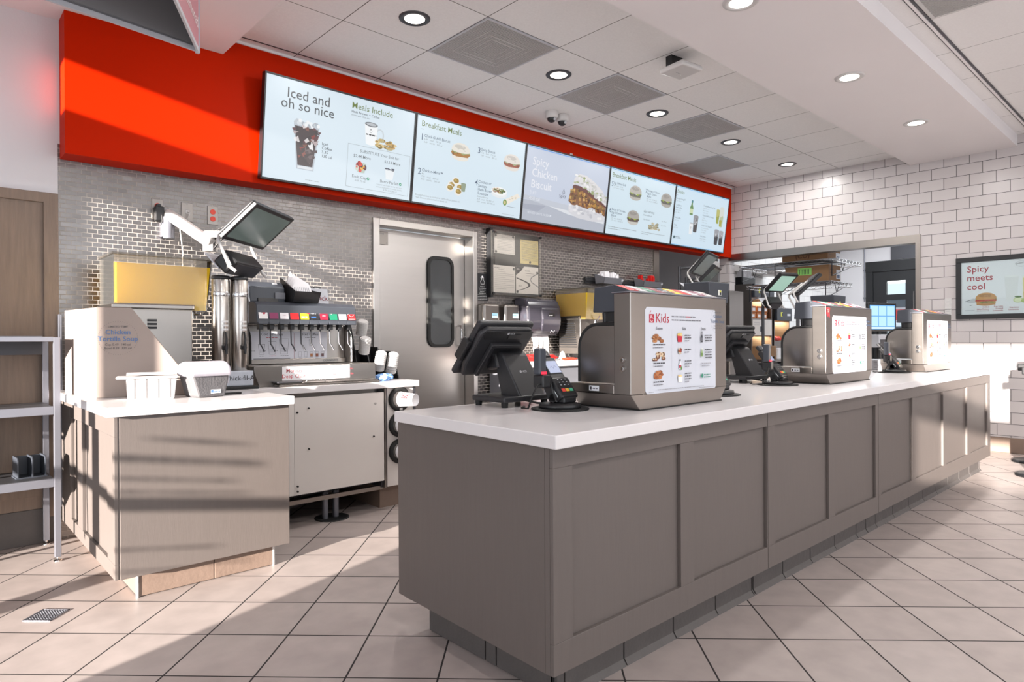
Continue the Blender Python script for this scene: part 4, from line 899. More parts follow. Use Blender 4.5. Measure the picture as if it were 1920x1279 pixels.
# ------------------------------------------------------------------ soda fountain on the back counter
BRANDS = [('d8d4d2', 'Dr', 'a03040'), ('7a2350', 'Cherry', 'f0e0e8'), ('d8d2d4', 'Dr Pepper', '8a2a40'), ('d80f16', 'Coca-Cola', '7a0a10'), ('f0d21c', 'HI-C', 'c01c30'), ('17181c', 'POWER', 'e8eaf0'), ('8a1030', 'Dr Pepper', 'f4e6ea'), ('0d7a5a', 'Sprite', 'eef8f0'), ('c9cdd2', 'Coke', 'c01a24'), ('e0141a', 'Coca-Cola', 'fff0f0')]
def brand_tile(c, u, v, w, h, k):
    bgc, s, fg = BRANDS[k]
    c.rect(u, v, u+w, v+h, bgc)
    if s == 'POWER': c.text('POWER', u+w*.08, v+h*.62, h*.15, fg, .012).text('ADE', u+w*.08, v+h*.43, h*.15, fg, .012).rect(u+w*.1, v+h*.12, u+w*.7, v+h*.22, '2a5a9a'); return
    if s == 'HI-C': c.text('HI', u+w*.12, v+h*.45, h*.28, '2a3a8a', .02).text('C', u+w*.58, v+h*.42, h*.38, 'd01c30', .02).scribble(u+w*.12, v+h*.14, w*.7, h*.16, 'f8f0e0'); return
    if k == 0: c.ell(u+w*.6, v+h*.5, w*.2, h*.18, fg).scribble(u+w*.15, v+h*.6, w*.3, h*.18, '5a5a60').line([(u+w*.3, v+h*.4), (u+w*.8, v+h*.8)], '5a5a60', h*.03); return
    if k == 9: c.ell(u+w*.5, v+h*.58, w*.36, h*.32, 'f4d0d0').ell(u+w*.5, v+h*.58, w*.33, h*.29, bgc).scribble(u+w*.1, v+h*.06, w*.8, h*.06, 'f4d0d0')
    c.text(s, u+w*.5, v+h*.5, h*min(.24, 1.0/len(s)), fg, .012, 'CENTER', .12)
    if k in (1, 7): c.scribble(u+w*.3, v+h*.76, w*.4, h*.08, fg)
    if k in (2, 6): c.ell(u+w*.5, v+h*.3, w*.22, h*.02, fg)
t = thing('soda_fountain', 'ten-valve steel soda fountain on the left back counter, facing the counter', 'soda fountain', (1.48, 3.78, .83))
b = MB('stainless_h'); b.box(.0, .655, .19, .46, .125, .36, bev=.004).box(.0, .655, .17, .46, .125, .155, bev=.003)
b.build('body', t)
b = MB('stainless_h'); b.prism([(.0, .001), (.76, .001), (.76, .122), (.0, .122), (-.03, .122), (-.03, .09)], 'Y', -.028, .30, bev=.003); b.build('base', t)
for x in (-.004, .655):
    pts = [(.10, .125), (.46, .125), (.46, .36), (.20, .36)]+[(.20-.10*sin(a), .26+.10*cos(a)) for a in [R(q) for q in range(10, 91, 16)]]
    MB('stainless').prism(pts, 'X', x, x+.004).build('side_panel', t)
    e = [(x+.002, y, z) for y, z in [(.30, .362)]+pts[3:]+[(.10, .13)]]
    MB('chrome' if x > 0 else 'rubber').tube(e, .007).build('edge_trim', t)
MB('stainless').box(.655, .74, .30, .304, .125, .345, bev=.003).build('side_splash', t)
h = MB('slate_plastic'); h.prism([(.0, .372), (.30, .372), (.30, .50), (.055, .50), (.01, .478)], 'X', .0, .640, bev=.005)
h.build('hood', t)
for k in range(10):
    x = .006+k*.0632
    v = MB('slate_plastic'); v.prism([(-.004, .366), (.03, .366), (.06, .486), (.024, .486)], 'X', x, x+.0605, bev=.003); vc = v.build('valve_cover', t)
    c = Canvas(FR((x+.004, -.0007, .396), (1, 0, 0), (0, .028, .12))); c.w = .0022; brand_tile(c, 0, 0, .0525, .082, k); c.build('brand_tile', vc)
    n_ = MB('black_plastic'); n_.cyl((x+.030, .045, .372), (x+.030, .045, .335), .013, .010, n=12).box(x+.018, x+.042, .03, .07, .335, .372, bev=.002); n_.build('nozzle', vc)
    MB('dark_metal').tube([(x+.030, .07, .368), (x+.030, .055, .345), (x+.030, .050, .25), (x+.036, .035, .232), (x+.044, .022, .205)], .0042, n=8).build('lever', vc)
c = Canvas(FR((.03, .190, .135), *FRONT)); W_, H_ = .50, .19
c.rect(0, 0, W_, H_, 'dcdce4').text('Cold Beverage', .135, .165, .016, '35353c', .006, 'CENTER').scribble(.10, .150, .07, .008, 'b03a4a').text('Iced Coffee', .385, .165, .016, '35353c', .006, 'CENTER').scribble(.35, .150, .07, .008, '7a7a80')
for k, (u, s) in enumerate(((.07, .036), (.135, .046), (.21, .056))):
    c.line([(u-s*.55, .055+s*1.6), (u-s*.4, .05), (u+s*.4, .05), (u+s*.55, .055+s*1.6), (u-s*.55, .055+s*1.6)], '55555c', .0016).rect(u-s*.25, .06, u+s*.25, .06+s*.5, 'cfd0d8').line([(u-s*.3, .06), (u-s*.3, .06+s*.5), (u+s*.3, .06+s*.5), (u+s*.3, .06)], '77777e', .0012).scribble(u-s*.4, .038, s*.9, .006, 'b03a4a' if k == 1 else '77777e').scribble(u-.06, .07, .02, .007, '77777e')
c.rect(.02, .010, .25, .026, '8d8d94').scribble(.03, .014, .20, .009, 'e6e6ec').line([(.275, .01), (.275, .18)], 'a0606a', .002)
for k in range(5):
    u = .315+k*.038; c.line([(u-.011, .062), (u-.008, .028), (u+.008, .028), (u+.011, .062), (u-.011, .062)], '6a6a70', .0013).scribble(u-.012, .018, .024, .006, '77777e')
    if k > 1: c.rect(u-.008, .030, u+.008, .050, ('b5764a', '9a5a44', '6a4a4c')[k-2])
c.line([(.375, .14), (.378, .10), (.395, .10), (.398, .14), (.375, .14)], '77777e', .0013); c.build('instruction_sheet', t)
c = Canvas(FR((.49, .1695, .13), *FRONT)); c.text('CORNELIUS', 0, .003, .014, '55585c', .004); c.build('maker_plate', t)
c = Canvas(FR((.134, -.028, .033), *FRONT)); c.rect(0, 0, .44, .082, 'e9e5e6')
c.text('Monday', .075, .046, .022, 'c0303e', .008, 'CENTER').text('Deep Clean', .075, .014, .022, 'c0303e', .008, 'CENTER')
for u, v, s in ((.165, .052, '\u2022 Take Drink Tower Apart'), (.165, .020, '\u2022 Empty and Clean Ice Bin'), (.305, .052, '\u2022 Lid and Sauce Holder'), (.305, .020, '\u2022 Door Beneath Ice Bin')): c.text(s, u, v, .0118, 'c0606a', .003)
c.build('cleaning_sign', t)
t = thing('ice_bin_lid', 'long folding steel ice bin lid on the counter in front of the soda fountain', 'lid', (1.86, 3.70, .8305))
m = MB('stainless'); m.box(-.30, .36, -.035, .04, 0, .012, bev=.003).box(-.29, .35, -.03, .03, .013, .022, bev=.003).box(-.31, -.16, -.04, .045, .0225, .032, 'dark_metal', bev=.003); m.build('lid', t)
MB('chrome').tube([(-.14, -.03, .023), (-.135, -.045, .035), (-.02, -.045, .035), (-.015, -.03, .023)], .004).build('handle', t)
t = thing('glove_wad', 'crumpled light blue cloth on the right end of the back counter', 'cloth', (2.33, 3.79, .8305))
b = bmesh.new(); bmesh.ops.create_icosphere(b, subdivisions=4, radius=1); rr = random.Random(3)
from mathutils import noise as mnoise
for v in b.verts:
    q = v.co.copy(); d_ = 1+.35*mnoise.noise(q*2.2)+.2*mnoise.noise(q*5)
    v.co = Vector((q.x*.06*d_, q.y*.05*d_, max(0, .022+q.z*.024*d_)))
MB('blue_cloth').bm(b, smooth=True).build('cloth', t)
# lid rack at the right end of the fountain
t = thing('lid_rack', 'black slanted lid rack beside the soda fountain, holding white cup lids', 'lid rack', (2.36, 4.02, .8305))
rk = MB('black_plastic'); rk.prism([(-.05, 0), (.09, 0), (.09, .36), (.06, .36)], 'X', -.118, -.111).prism([(-.09, 0), (.09, 0), (.09, .30), (.05, .30)], 'X', -.032, -.025).prism([(-.12, 0), (.09, 0), (.09, .22), (.0, .22)], 'X', .052, .059).prism([(-.14, .0), (.09, 0), (.09, .19), (-.06, .19)], 'X', .138, .145).box(-.118, .145, .085, .09, 0, .20)
rk.build('rack', t)
for k, (x, y, z, l) in enumerate(((2.288, 4.02, 1.14, .09), (2.288, 3.985, 1.015, .10), (2.372, 3.93, .90, .12), (2.460, 3.92, .88, .13))):
    o = thing('cup_lid_stack', ('upper white stack of cup lids behind the fountain edge', 'second white stack of cup lids from the top of the rack', 'left white stack of cup lids in the lower slots', 'rightmost white stack of cup lids, nearest the steel door')[k], 'cup lids', (x, y, z), 0, 'stacks of cup lids')
    m = MB('white_plastic'); d_ = Vector((-.1, -.45, .9)).normalized()
    for q in range(9):
        p = d_*(l*q/8); m.cyl(p, p+d_*.006, .038, .036, n=24).cyl(p+d_*.006, p+d_*.0105, .033, .031, n=24)
    m.build('lids', o)
# straw / carton holders on top of the fountain
t = thing('napkin_dispenser', 'dark grey dispenser box with a slot on top of the soda fountain', 'dispenser', (1.485, 3.90, 1.3305))
m = MB('slate_plastic'); m.prism([(-.0, 0), (.22, 0), (.22, .125), (.05, .125), (.01, .09)], 'X', .0, .215, bev=.006); m.build('case', t)
MB('light_grey_plastic').prism([(-.01, -.0), (.15, -.0), (.15, .13), (.05, .13)], 'X', -.010, -.001, bev=.002).build('side_plate', t)
m = MB('black_plastic'); m.prism([(-.012, .0), (.0, 0), (.010, .025), (-.002, .025)], 'X', .045, .17, bev=.002).box(.15, .2145, -.006, .05, .02, .06, 'grey_plastic', bev=.003); m.build('slot', t)
c = Canvas(FR((.15, .034, .108), (1, 0, 0), (0, .75, .65))); c.w = .004; c.rect(0, 0, .03, .016, 'd2d4d8'); c.build('sticker', t)
t = thing('carton_holder', 'black open holder of folded white cartons on top of the soda fountain', 'holder', (1.76, 3.86, 1.3305))
m = MB('black_plastic'); m.prism([(-.03, 0), (.15, 0), (.15, .16), (.14, .16), (-.07, .065)], 'X', -.045, -.040).prism([(-.03, 0), (.15, 0), (.15, .10), (-.07, .065)], 'X', .115, .120).box(-.04, .115, -.03, .15, 0, .006)
m.prism([(-.036, .0), (-.03, 0), (-.07, .066), (-.077, .066)], 'X', -.045, .12)
m.build('holder', t)
c = Canvas(FR((-.02, -.0345, .006), (1, 0, 0), (0, -.04, .066))); c.w = .003
for k in range(3): c.ell(.02+k*.035, .03, .009, .007, '6a6a70')
c.build('print', t)
for k in range(4):
    o = thing('folded_carton', 'white folded carton with red print in the black holder, ' + ('frontmost', 'second', 'third', 'rearmost')[k], 'carton', (1.80, 3.845+k*.030, 1.340), R(-6+3*k), 'folded cartons')
    dx = -.0; m = MB('paper'); u = Matrix.Rotation(R(-28), 4, 'X')
    P = [(-.06+dx, 0), (.055+dx, 0), (.055+dx, .10), (.045+dx, .13), (.0+dx, .165+.02*k), (-.045+dx, .13), (-.06+dx, .10)]
    for q in range(4): m.prism(P, 'Y', q*.006, q*.006+.002, M=u)
    m.build('carton', o)
    c = Canvas(u @ FR((0, 0, 0), *FRONT)); c.w = .0008
    for q in range(9): c.rect(-.05+q*.011, .04, -.047+q*.011, .10, '8a8a90')
    c.rect(-.055, .055, .05, .062, 'c03a44').ell(.0, .058, .012, .010, 'c03a44'); c.build('print', o)
t = thing('script_plaque', 'pale plaque with dark red script leaning behind the carton holder', 'plaque', (1.98, 4.02, 1.3305))
MB('light_grey_plastic').box(-.06, .07, -.004, .004, 0, .11, bev=.002, M=Matrix.Rotation(R(-12), 4, 'X')).build('plaque', t)
c = Canvas(Matrix.Rotation(R(-12), 4, 'X') @ FR((-.055, -.004, .03), *FRONT)); c.chick(.02, .02, .045, '7a1c2c').text('hick', .038, .0, .034, '7a1c2c', .006); c.build('lettering', t)

# ------------------------------------------------------------------ order monitors
def order_monitor(name, label, loc, rz, w, h, tilt, scr, grp=True, frame='white_plastic', cells=(4, 2), printer=True):
    """screen tilted toward the floor, on a bent frame that also carries a small printer"""
    t = thing(name, label, 'monitor', loc, rz, 'kitchen order monitors')
    M = Matrix.Rotation(tilt, 4, 'X') @ FR((0, 0, 0), (1, 0, 0), (0, 0, 1)) if False else FR((0, 0, 0), (1, 0, 0), (0, -sin(tilt), cos(tilt)))
    MB('black_plastic', M).box(-w/2, w/2, -h/2, h/2, -.024, 0, bev=.004).build('bezel', t)
    MB('dark_plastic', M).box(-w/2+.004, w/2-.004, -h/2+.004, h/2-.004, -.040, -.0245, bev=.006).build('back_shell', t)
    c = Canvas(M); c.w = .0002; e = .022; c.mb.add([(-w/2+e, -h/2+e, .0005), (w/2-e, -h/2+e, .0005), (w/2-e, h/2-e, .0005), (-w/2+e, h/2-e, .0005)], [(0, 1, 2, 3)], scr)
    for k in range(1, cells[0]): u = -w/2+e+(w-2*e)*k/cells[0]; c.line([(u, -h/2+e+.03), (u, h/2-e)], '1c2224', .0025)
    for k in range(1, cells[1]): v = -h/2+e+(h-2*e)*k/cells[1]; c.line([(-w/2+e, v), (w/2-e, v)], '1c2224', .0025)
    c.line([(-w/2+e, -h/2+e+.03), (w/2-e, -h/2+e+.03)], '1c2224', .002); c.build('screen', t)
    fm = MB(frame, M)
    for s in (-1, 1): fm.tube([(s*w*.38, h*.05, -.045), (s*w*.38, -h*.55, -.05), (s*w*.40, -h*.62, -.03), (s*w*.40, -h*.80, .12), (s*w*.38, -h*.78, .16)], .009, n=8)
    fm.tube([(-w*.38, -h*.55, -.05), (w*.38, -h*.55, -.05)], .009, n=8); fm.build('frame', t)
    if printer:
        p = MB('black_plastic', M); p.box(-w*.34, w*.34, -h*1.02, -h*.66, .02, .12, bev=.012); p.build('printer', t)
        MB('dark_metal', M).box(-w*.30, w*.30, -h*1.021, -h*1.02, .03, .06).box(-w*.3, w*.3, -h*.98, -h*.70, .1205, .1225).build('printer_cover', t)
        MB('light_grey_plastic', M).box(-w*.33, w*.33, -h*1.06, -h*1.025, -.05, .07, bev=.008).build('paper_tray', t)
    return t
t = order_monitor('order_monitor', 'grey-screened monitor on a jointed wall arm above the tea urns', (1.465, 3.69, 1.732), R(42.4), .47, .268, R(48.4), 'lcd_dark')
arm = thing('monitor_arm', 'white jointed monitor arm bolted to the steel tiled wall', 'monitor arm', (1.165, YB, 1.80))
MB('grey_metal').box(-.035, .035, -.03, 0, -.07, .06, bev=.004).cyl((0, -.055, -.08), (0, -.055, .05), .032).build('wall_mount', arm)
m = MB('white_plastic'); a = Vector((.01, -.06, .06)); b_ = Vector((.135, -.34, -.115)); d_ = (b_-a).normalized(); M = FR(a, d_, (0, 0, 1))
m.box(-.03, (b_-a).length+.03, -.030, .030, -.028, .028, bev=.012, M=M); m.build('lower_arm', arm)
m = MB('white_plastic'); m.box(-.025, .025, -.025, .025, -.06, .04, bev=.008, M=Matrix.Translation(b_)).box(-.02, .17, -.022, .022, .02, .06, bev=.008, M=Matrix.Translation(b_) @ Matrix.Rotation(R(-40), 4, 'Z')); m.build('upper_arm', arm)
MB('black_plastic').tube([(.04, -.09, .06), (.10, -.2, -.02), (.16, -.36, -.16), (.20, -.38, -.10), (.28, -.5, -.02)], .005).tube([(.16, -.36, -.14), (.19, -.33, -.04), (.25, -.42, -.0)], .004).build('cable', arm)
MB('white_plastic').tube([(.05, -.1, -.02), (.08, -.05, -.15), (.09, -.01, -.27)], .004).build('white_cable', arm)

# ------------------------------------------------------------------ drink towers on the service counter
def tower(label):
    W = .683
    t = thing('drink_tower', label, 'drink tower', (1.957, 1.483, .8305), 0, 'drink towers with kids menus')
    b = MB('stainless'); b.prism([(0, .06), (W, .06), (W, .440), (0, .440)], 'Y', 0, .078, bev=.003).prism([(.055, .0), (W-.055, .0), (W, .0595), (0, .0595)], 'Y', 0, .30, bev=.002)
    b.box(.0, W, .078, .30, .06, .095, bev=.003); b.build('body', t)
    MB('rubber').box(.05, W-.05, -.006, .305, -.0003, .004).build('gasket', t)
    MB('grey_metal').box(0, W, .0, .09, .4405, .446, bev=.002).build('top_cap', t)
    pts = [(.082, .10), (.262, .10), (.262, .235)]+[(.172+.09*cos(a), .235+.09*sin(a)) for a in [R(q) for q in range(15, 91, 15)]]+[(.082, .325)]
    for x in (.012, W-.020):
        MB('stainless').prism(pts, 'X', x, x+.008).build('side_panel', t)
        MB('rubber').tube([(x+.004, y, z) for y, z in pts[1:]], .008, n=8).build('edge_trim', t)
    h = MB('slate_plastic'); h.prism([(.052, .372), (.188, .372), (.180, .468), (.085, .474), (.0795, .447), (.079, .44)], 'X', .008, W-.03, bev=.004)
    hd = h.build('hood', t)
    h = MB('slate_plastic'); h.prism([(.006, .4465), (.086, .4465), (.086, .474)], 'X', .008, W-.06); tl_ = h.build('tile_ledge', t)
    for k in range(10):
        x = .010+k*.060; c = Canvas(FR((x+.056, .084, .4745), (-1, 0, 0), (0, -.078, -.0275))); c.w = .0006
        brand_tile(c, .002, .002, .052, .078, (9, 8, 7, 6, 5, 4, 3, 2, 1, 0)[k]); c.build('brand_tile', tl_)
    for k in range(10):
        n_ = MB('black_plastic'); n_.cyl((.04+k*.06, .15, .371), (.04+k*.06, .15, .315), .013, .010, n=12).box(.03+k*.06, .05+k*.06, .09, .14, .335, .371)
        n_.build('nozzle', hd)
    for z in (.190, .157):
        l = MB('chrome'); l.cyl((-.006, .036, z), (0, .036, z), .0125, n=20).cyl((-.009, .036, z), (-.006, .036, z), .007, n=14).box(-.0095, -.009, .035, .037, z-.005, z+.005, 'black_plastic'); l.build('key_lock', t)
    MB('grey_metal').cyl((.02, .04, .4465), (.02, .04, .4485), .006).build('screw', t)
    MB('slate_plastic').prism([(.06, .10), (.10, .10), (.12, .43), (.075, .45)], 'X', W+.001, W+.020, bev=.003).build('side_cover', t)
    c = Canvas(FR((-.0003, .2, .068), (0, -1, 0), (0, 0, 1))); c.rect(0, 0, .05, .020, 'd8dade').rect(.004, .004, .013, .016, '3a3a40').scribble(.018, .007, .026, .009, '6a6a70'); c.build('sticker', t)
    # kids menu
    F = FR((.088, 0, .058), *FRONT); w, hh = .503, .332
    m = MB(ink('cdd0d8'), F); m.prism([(.0, .012), (.012, 0), (w-.006, 0), (w, .006), (w, hh-.006), (w-.006, hh), (.012, hh), (0, hh-.012)], 'Z', .0002, .0012); km = m.build('kids_menu', t)
    c = Canvas(F); c.w = .0014
    c.rect(.025, .272, .058, .305, 'b0243a').chick(.041, .285, .026, 'f0e8ea').line([(.03, .31), (.038, .318)], 'b0243a', .003).text('Kids', .066, .273, .036, 'b0243a', .009)
    c.scribble(.175, .296, .17, .0085, '77777e').scribble(.175, .282, .21, .0085, '77777e').scribble(.275, .296, .035, .0085, 'c05a68')
    for u, s in ((.09, 'Entree'), (.262, 'Side'), (.405, 'Drink')): c.text(s, u, .245, .0115, '4a4a50', .006, 'CENTER')
    c.line([(.175, .06), (.175, .25)], 'c9cad2', .001).line([(.345, .06), (.345, .25)], 'c9cad2', .001)
    c.blobs(.088, .213, .085, .033, ['a5683a', '7d4a26', 'b97f4c', '93582e'], 9, .17, 1); c.scribble(.05, .186, .08, .008, '4a4a50').scribble(.05, .175, .065, .007, '8a8a90')
    c.blobs(.085, .142, .085, .036, ['cdb08c', '5f3b2a', 'd8c0a0', '7a4a34'], 12, .14, 2); c.scribble(.05, .114, .075, .008, '4a4a50').scribble(.05, .103, .06, .007, '8a8a90')
    c.blobs(.080, .072, .075, .032, ['a0592e', '8a4a24', 'b87342'], 9, .18, 3); c.scribble(.05, .042, .065, .008, '4a4a50').scribble(.05, .031, .06, .007, '8a8a90')
    c.cup(.228, .198, .036, .026, 'c4263a', None, 'e3cf8e', .8).blobs(.228, .228, .032, .014, ['e6d08c', 'd4b868'], 7, .2, 4)
    c.cup(.228, .150, .026, .022, 'c9b9a4').blobs(.228, .164, .026, .018, ['b5402c', '8a5a2c', '6a2a34'], 7, .2, 5)
    c.bottle(.228, .088, .016, .040, 'dfe2e6', '35353c', 'b03a4a'); c.ell(.236, .092, .005, .008, '5a8a3a')
    c.cup(.228, .038, .030, .022, 'f3efe9', None, 'e8c27a', .9).blobs(.228, .062, .026, .008, ['e8c27a', 'f0d8a0'], 5, .2, 6)
    for v, n2 in ((.222, 2), (.165, 1), (.118, 2), (.068, 3)):
        for k in range(n2): c.scribble(.262, v-k*.011, .045, .0075, '4a4a50')
        c.scribble(.262, v-n2*.011, .03, .007, '8a8a90')
    c.bottle(.388, .195, .013, .045, '3a3c44', '4a4c54', '6a6c74').bottle(.388, .135, .014, .036, '9ab07c', 'e2e4d8', '6a8a4a')
    for v, n2 in ((.222, 3), (.162, 4)):
        for k in range(n2): c.scribble(.412, v-k*.011, .055, .0075, '4a4a50')
    c.scribble(.385, .105, .07, .007, '9a9aa0').scribble(.385, .095, .06, .007, '9a9aa0').ell(.388, .056, .008, .009, '3a8a72').scribble(.40, .058, .05, .007, '3a8a72').scribble(.40, .048, .05, .007, '3a8a72')
    c.scribble(.07, .012, .33, .006, '9a9aa0').scribble(.36, .006, .12, .005, '9a9aa0').scribble(.012, .006, .03, .004, '8a8a90')
    c.build('menu_print', km)
    c = Canvas(FR((.607, -.0012, .345), *FRONT))
    for k in range(48): a = 2*pi*k/48; c.ell(.055*cos(a), .055*sin(a), .0011, .0011, '77787e', n=6)
    c.text('LIMITED TIME', 0, .032, .006, '6a6a70', .003, 'CENTER').text('Chicken', 0, .012, .014, '4a6484', .008, 'CENTER').text('Tortilla Soup', 0, -.010, .014, '4a6484', .008, 'CENTER').text('Cup 5.49  140 cal', 0, -.025, .0065, '6a6a70', .003, 'CENTER').text('Bowl 8.39  330 cal', 0, -.036, .0065, '6a6a70', .003, 'CENTER'); c.build('round_sticker', t)
    return t
tw1 = tower('nearest steel drink tower, with the large white kids menu facing the dining room')
tw2 = dup(tw1, (3.845, 1.540, .8305), None, 'middle steel drink tower, with a worn red sticker at its upper left corner', (1.045, 1, 1.02))
tw3 = dup(tw1, (5.675, 1.555, .8305), None, 'farthest steel drink tower, beside the white subway tile wall', (1.10, 1, 1.03))
c = Canvas(FR((0, 0, .40), *FRONT)); c.poly([(.002, .0), (.02, -.02), (.035, -.012), (.05, -.03), (.045, .012), (.055, .03), (.02, .036), (.0, .03), (.008, .015)], 'b83038').ell(.03, .012, .007, .006, 'd88a80').scribble(.012, .02, .03, .008, 'd88a80'); c.build('worn_sticker', tw2)
t = thing('sign_holder', 'clear acrylic sign holder at the wall end of the service counter', 'sign holder', (6.50, 1.72, .8305))
MB('acrylic').box(-.004, .0, -.05, .05, .0, .40).box(-.05, .05, -.05, .05, 0, .004).build('holder', t)
MB('dark_metal').tube([(.004, -.02, .39), (.004, -.02, .08)], .0025).ball((.004, -.02, .07), .011).build('bead_chain', t)
# ------------------------------------------------------------------ tills and card readers
def till(label, x, y):
    t = thing('till_terminal', label, 'till', (x, y, .8305), 0, 'till terminals')
    m = MB('dark_plastic'); m.prism([(-.13, -.10), (.13, -.10), (.13, .10), (.06, .12), (-.06, .12), (-.13, .10)], 'Z', .020, .042, bev=.006); m.build('base', t)
    for u, v in ((-.11, -.08), (.11, -.08), (-.11, .08), (.11, .08)): MB('rubber').cyl((u, v, 0), (u, v, .02), .013, .015, n=14).build('foot', t)
    m = MB('dark_plastic'); m.prism([(-.095, .035), (.03, .035), (.03, .05), (.07, .185), (.10, .215), (.05, .225), (.015, .205)], 'X', -.035, .105, bev=.006)
    m.prism([(.03, .15), (.10, .14), (.13, .20), (.06, .225)], 'X', -.045, .115, bev=.008).cyl((-.055, .07, .205), (.125, .07, .205), .016, n=18); sd = m.build('stand', t)
    M = Matrix.Translation((-.03, .07, .229)) @ FR((0, 0, 0), (1, 0, 0), (0, -sin(R(41)), cos(R(41))))
    # local z of this frame points toward the customers (the back of the screen)
    m = MB('dark_plastic', M); m.box(-.152, .152, -.138, .138, -.028, .0, bev=.012, seg=3)
    m.prism([(-.125, -.125), (.125, -.125), (.145, -.06), (.145, .10), (.12, .128), (-.12, .128), (-.145, .10), (-.145, -.06)], 'Z', -.001, .026, bev=.010); hs_ = m.build('screen_housing', t)
    MB('lcd_off', M).box(-.135, .135, -.12, .12, -.0295, -.0282).build('screen', hs_)
    m = MB('black_plastic', M); m.prism([(-.115, .075), (.12, .075), (.13, .118), (-.13, .118), (-.13, .10)], 'Z', .0262, .029, bev=.001).box(.0, .07, .08, .105, .029, .033, bev=.002).build('back_cover', hs_)
    m = MB('dark_plastic', M); m.box(-.075, .095, .042, .060, .026, .046, bev=.004).box(-.075, -.055, -.11, .045, .026, .046, bev=.004); m.build('bracket', t)
    m = MB('black_plastic', M); m.box(-.172, -.150, -.055, .045, -.030, .012, bev=.006); m.build('side_reader', t)
    c = Canvas(M); c.w = .0292; c.ell(-.005, .108, .006, .006, 'c8c8cc').text('NCR', .004, .104, .009, 'c8c8cc', .006); c.build('logo', hs_)
    c = Canvas(FR((.035, -.0285, .135), (1, 0, 0), (0, .045, .135))); c.w = .003; c.ell(-.012, .0, .006, .006, 'c8c8cc').text('NCR', -.004, -.004, .009, 'c8c8cc', .006); c.build('stand_logo', sd)
    m = MB('rubber'); m.tube([(-.02, .06, .15), (.02, .03, .10), (.0, -.02, .03), (.03, -.12, .012), (.09, -.15, .006), (.13, -.13, .03), (.13, -.11, .09), (.15, -.12, .155)], .0045, n=8).tube([(.03, -.02, .02), (.06, -.13, .006), (.10, -.14, .006)], .004, n=8); m.build('cables', t)
    return t
tl = till('black till terminal near the counter corner, its back toward the dining room', 1.835, 2.00)
dup(tl, (3.775, 2.01, .8305), R(-4), 'black till terminal half hidden behind the right edge of the nearest drink tower')
def reader(label, x, y, rz):
    t = thing('card_reader', label, 'card reader', (x, y, .8305), rz, 'card readers')
    MB('rubber').lathe([(.001, .0), (.112, .0), (.112, .004), (.106, .006), (.001, .006)], n=40).build('base_plate', t)
    m = MB('black_plastic'); m.lathe([(.001, .0062), (.080, .0062), (.082, .012), (.080, .022), (.05, .026), (.001, .026)], n=36).box(-.03, .045, -.045, .03, .026, .048, bev=.005).cyl((-.045, .0, .045), (.05, .0, .045), .017, n=18); m.build('swivel_base', t)
    MB('black_plastic').prism([(-.02, .03), (.02, .03), (.06, .11), (.02, .125)], 'X', -.045, -.01, bev=.004).build('arm', t)
    M = Matrix.Translation((.015, .025, .128)) @ FR((0, 0, 0), (1, 0, 0), (0, cos(R(52)), sin(R(52))))
    m = MB('black_plastic', M); m.box(-.046, .046, -.105, .09, -.032, .0, bev=.008, seg=3).box(-.050, .050, -.105, -.01, -.040, .006, bev=.009, seg=3); tm = m.build('terminal', t)
    MB('dark_plastic', M).box(-.038, .038, .092, .128, -.022, -.004, bev=.006).build('contactless_top', t)
    MB('lcd_blue' if False else 'slate_plastic', M).box(-.038, .038, .008, .072, .0002, .0016).build('screen_frame', t)
    c = Canvas(M, glow, .8); c.w = .002; c.rect(-.034, .012, .034, .068, '98a0bc').line([(-.018, .034), (-.008, .044), (.0, .032), (.012, .046), (.02, .036)], '5a6286', .002); c.build('screen', tm)
    c = Canvas(M); c.w = .0068
    for r_ in range(3):
        for q in range(3): c.rect(-.030+q*.022, -.028-r_*.013, -.014+q*.022, -.019-r_*.013, '2c2d31').rect(-.025+q*.022, -.025-r_*.013, -.019+q*.022, -.022-r_*.013, 'c2c4c8')
    c.rect(-.034, -.080, -.014, -.066, 'd8463c').rect(-.011, -.080, .009, -.066, 'd8a83c').rect(.012, -.080, .032, -.066, '4aa884'); c.build('keypad', tm)
    c = Canvas(M @ FR((0, .108, -.0035), (1, 0, 0), (0, 1, 0))); c.w = .0006; [c.line([(.016*sin(a+.1*j)*(.5+.25*j), .009*cos(a)*(.5+.25*j)) for a in [R(q) for q in range(20, 161, 20)]], 'b8babe', .0012) for j in range(3)]; c.build('contactless_mark', tm)
    MB('dark_metal', M).box(-.028, .028, -.1062, -.1052, -.022, -.016).build('card_slot', tm)
    c = Canvas(M @ FR((-.0503, -.02, -.030), (0, -1, 0), (0, 0, 1))); c.rect(0, 0, .07, .018, 'd8dade').rect(.004, .004, .014, .014, '3a3a40').scribble(.02, .006, .045, .009, '55555a'); c.build('barcode_sticker', tm)
    m = MB('slate_plastic'); m.box(-.105, -.066, .01, .045, .135, .235, bev=.007).box(-.10, -.055, -.0, .05, .085, .134, 'black_plastic', bev=.006).box(-.07, -.03, .01, .04, .095, .125, 'black_plastic', bev=.004); m.build('scanner', t)
    MB(glow('e0203a', 1.2)).box(-.098, -.072, .004, .0095, .137, .147).build('scanner_light', t)
    MB('rubber').tube([(-.09, .02, .10), (-.13, .0, .10), (-.16, .0, .06), (-.15, .03, .012), (-.11, .10, .006), (-.06, .13, .006)], .0035, n=8).build('cable', t)
    return t
r1 = reader('card reader with a scanner, beside the black till terminal at the counter corner', 1.845, 1.735, R(4))
dup(r1, (2.835, 1.645, .8305), R(-6), 'card reader peeking out behind the right edge of the nearest drink tower')
dup(r1, (3.665, 1.74, .8305), R(6), 'card reader standing just left of the middle drink tower')
dup(r1, (5.53, 1.71, .8305), R(2), 'card reader between the middle and farthest drink towers')
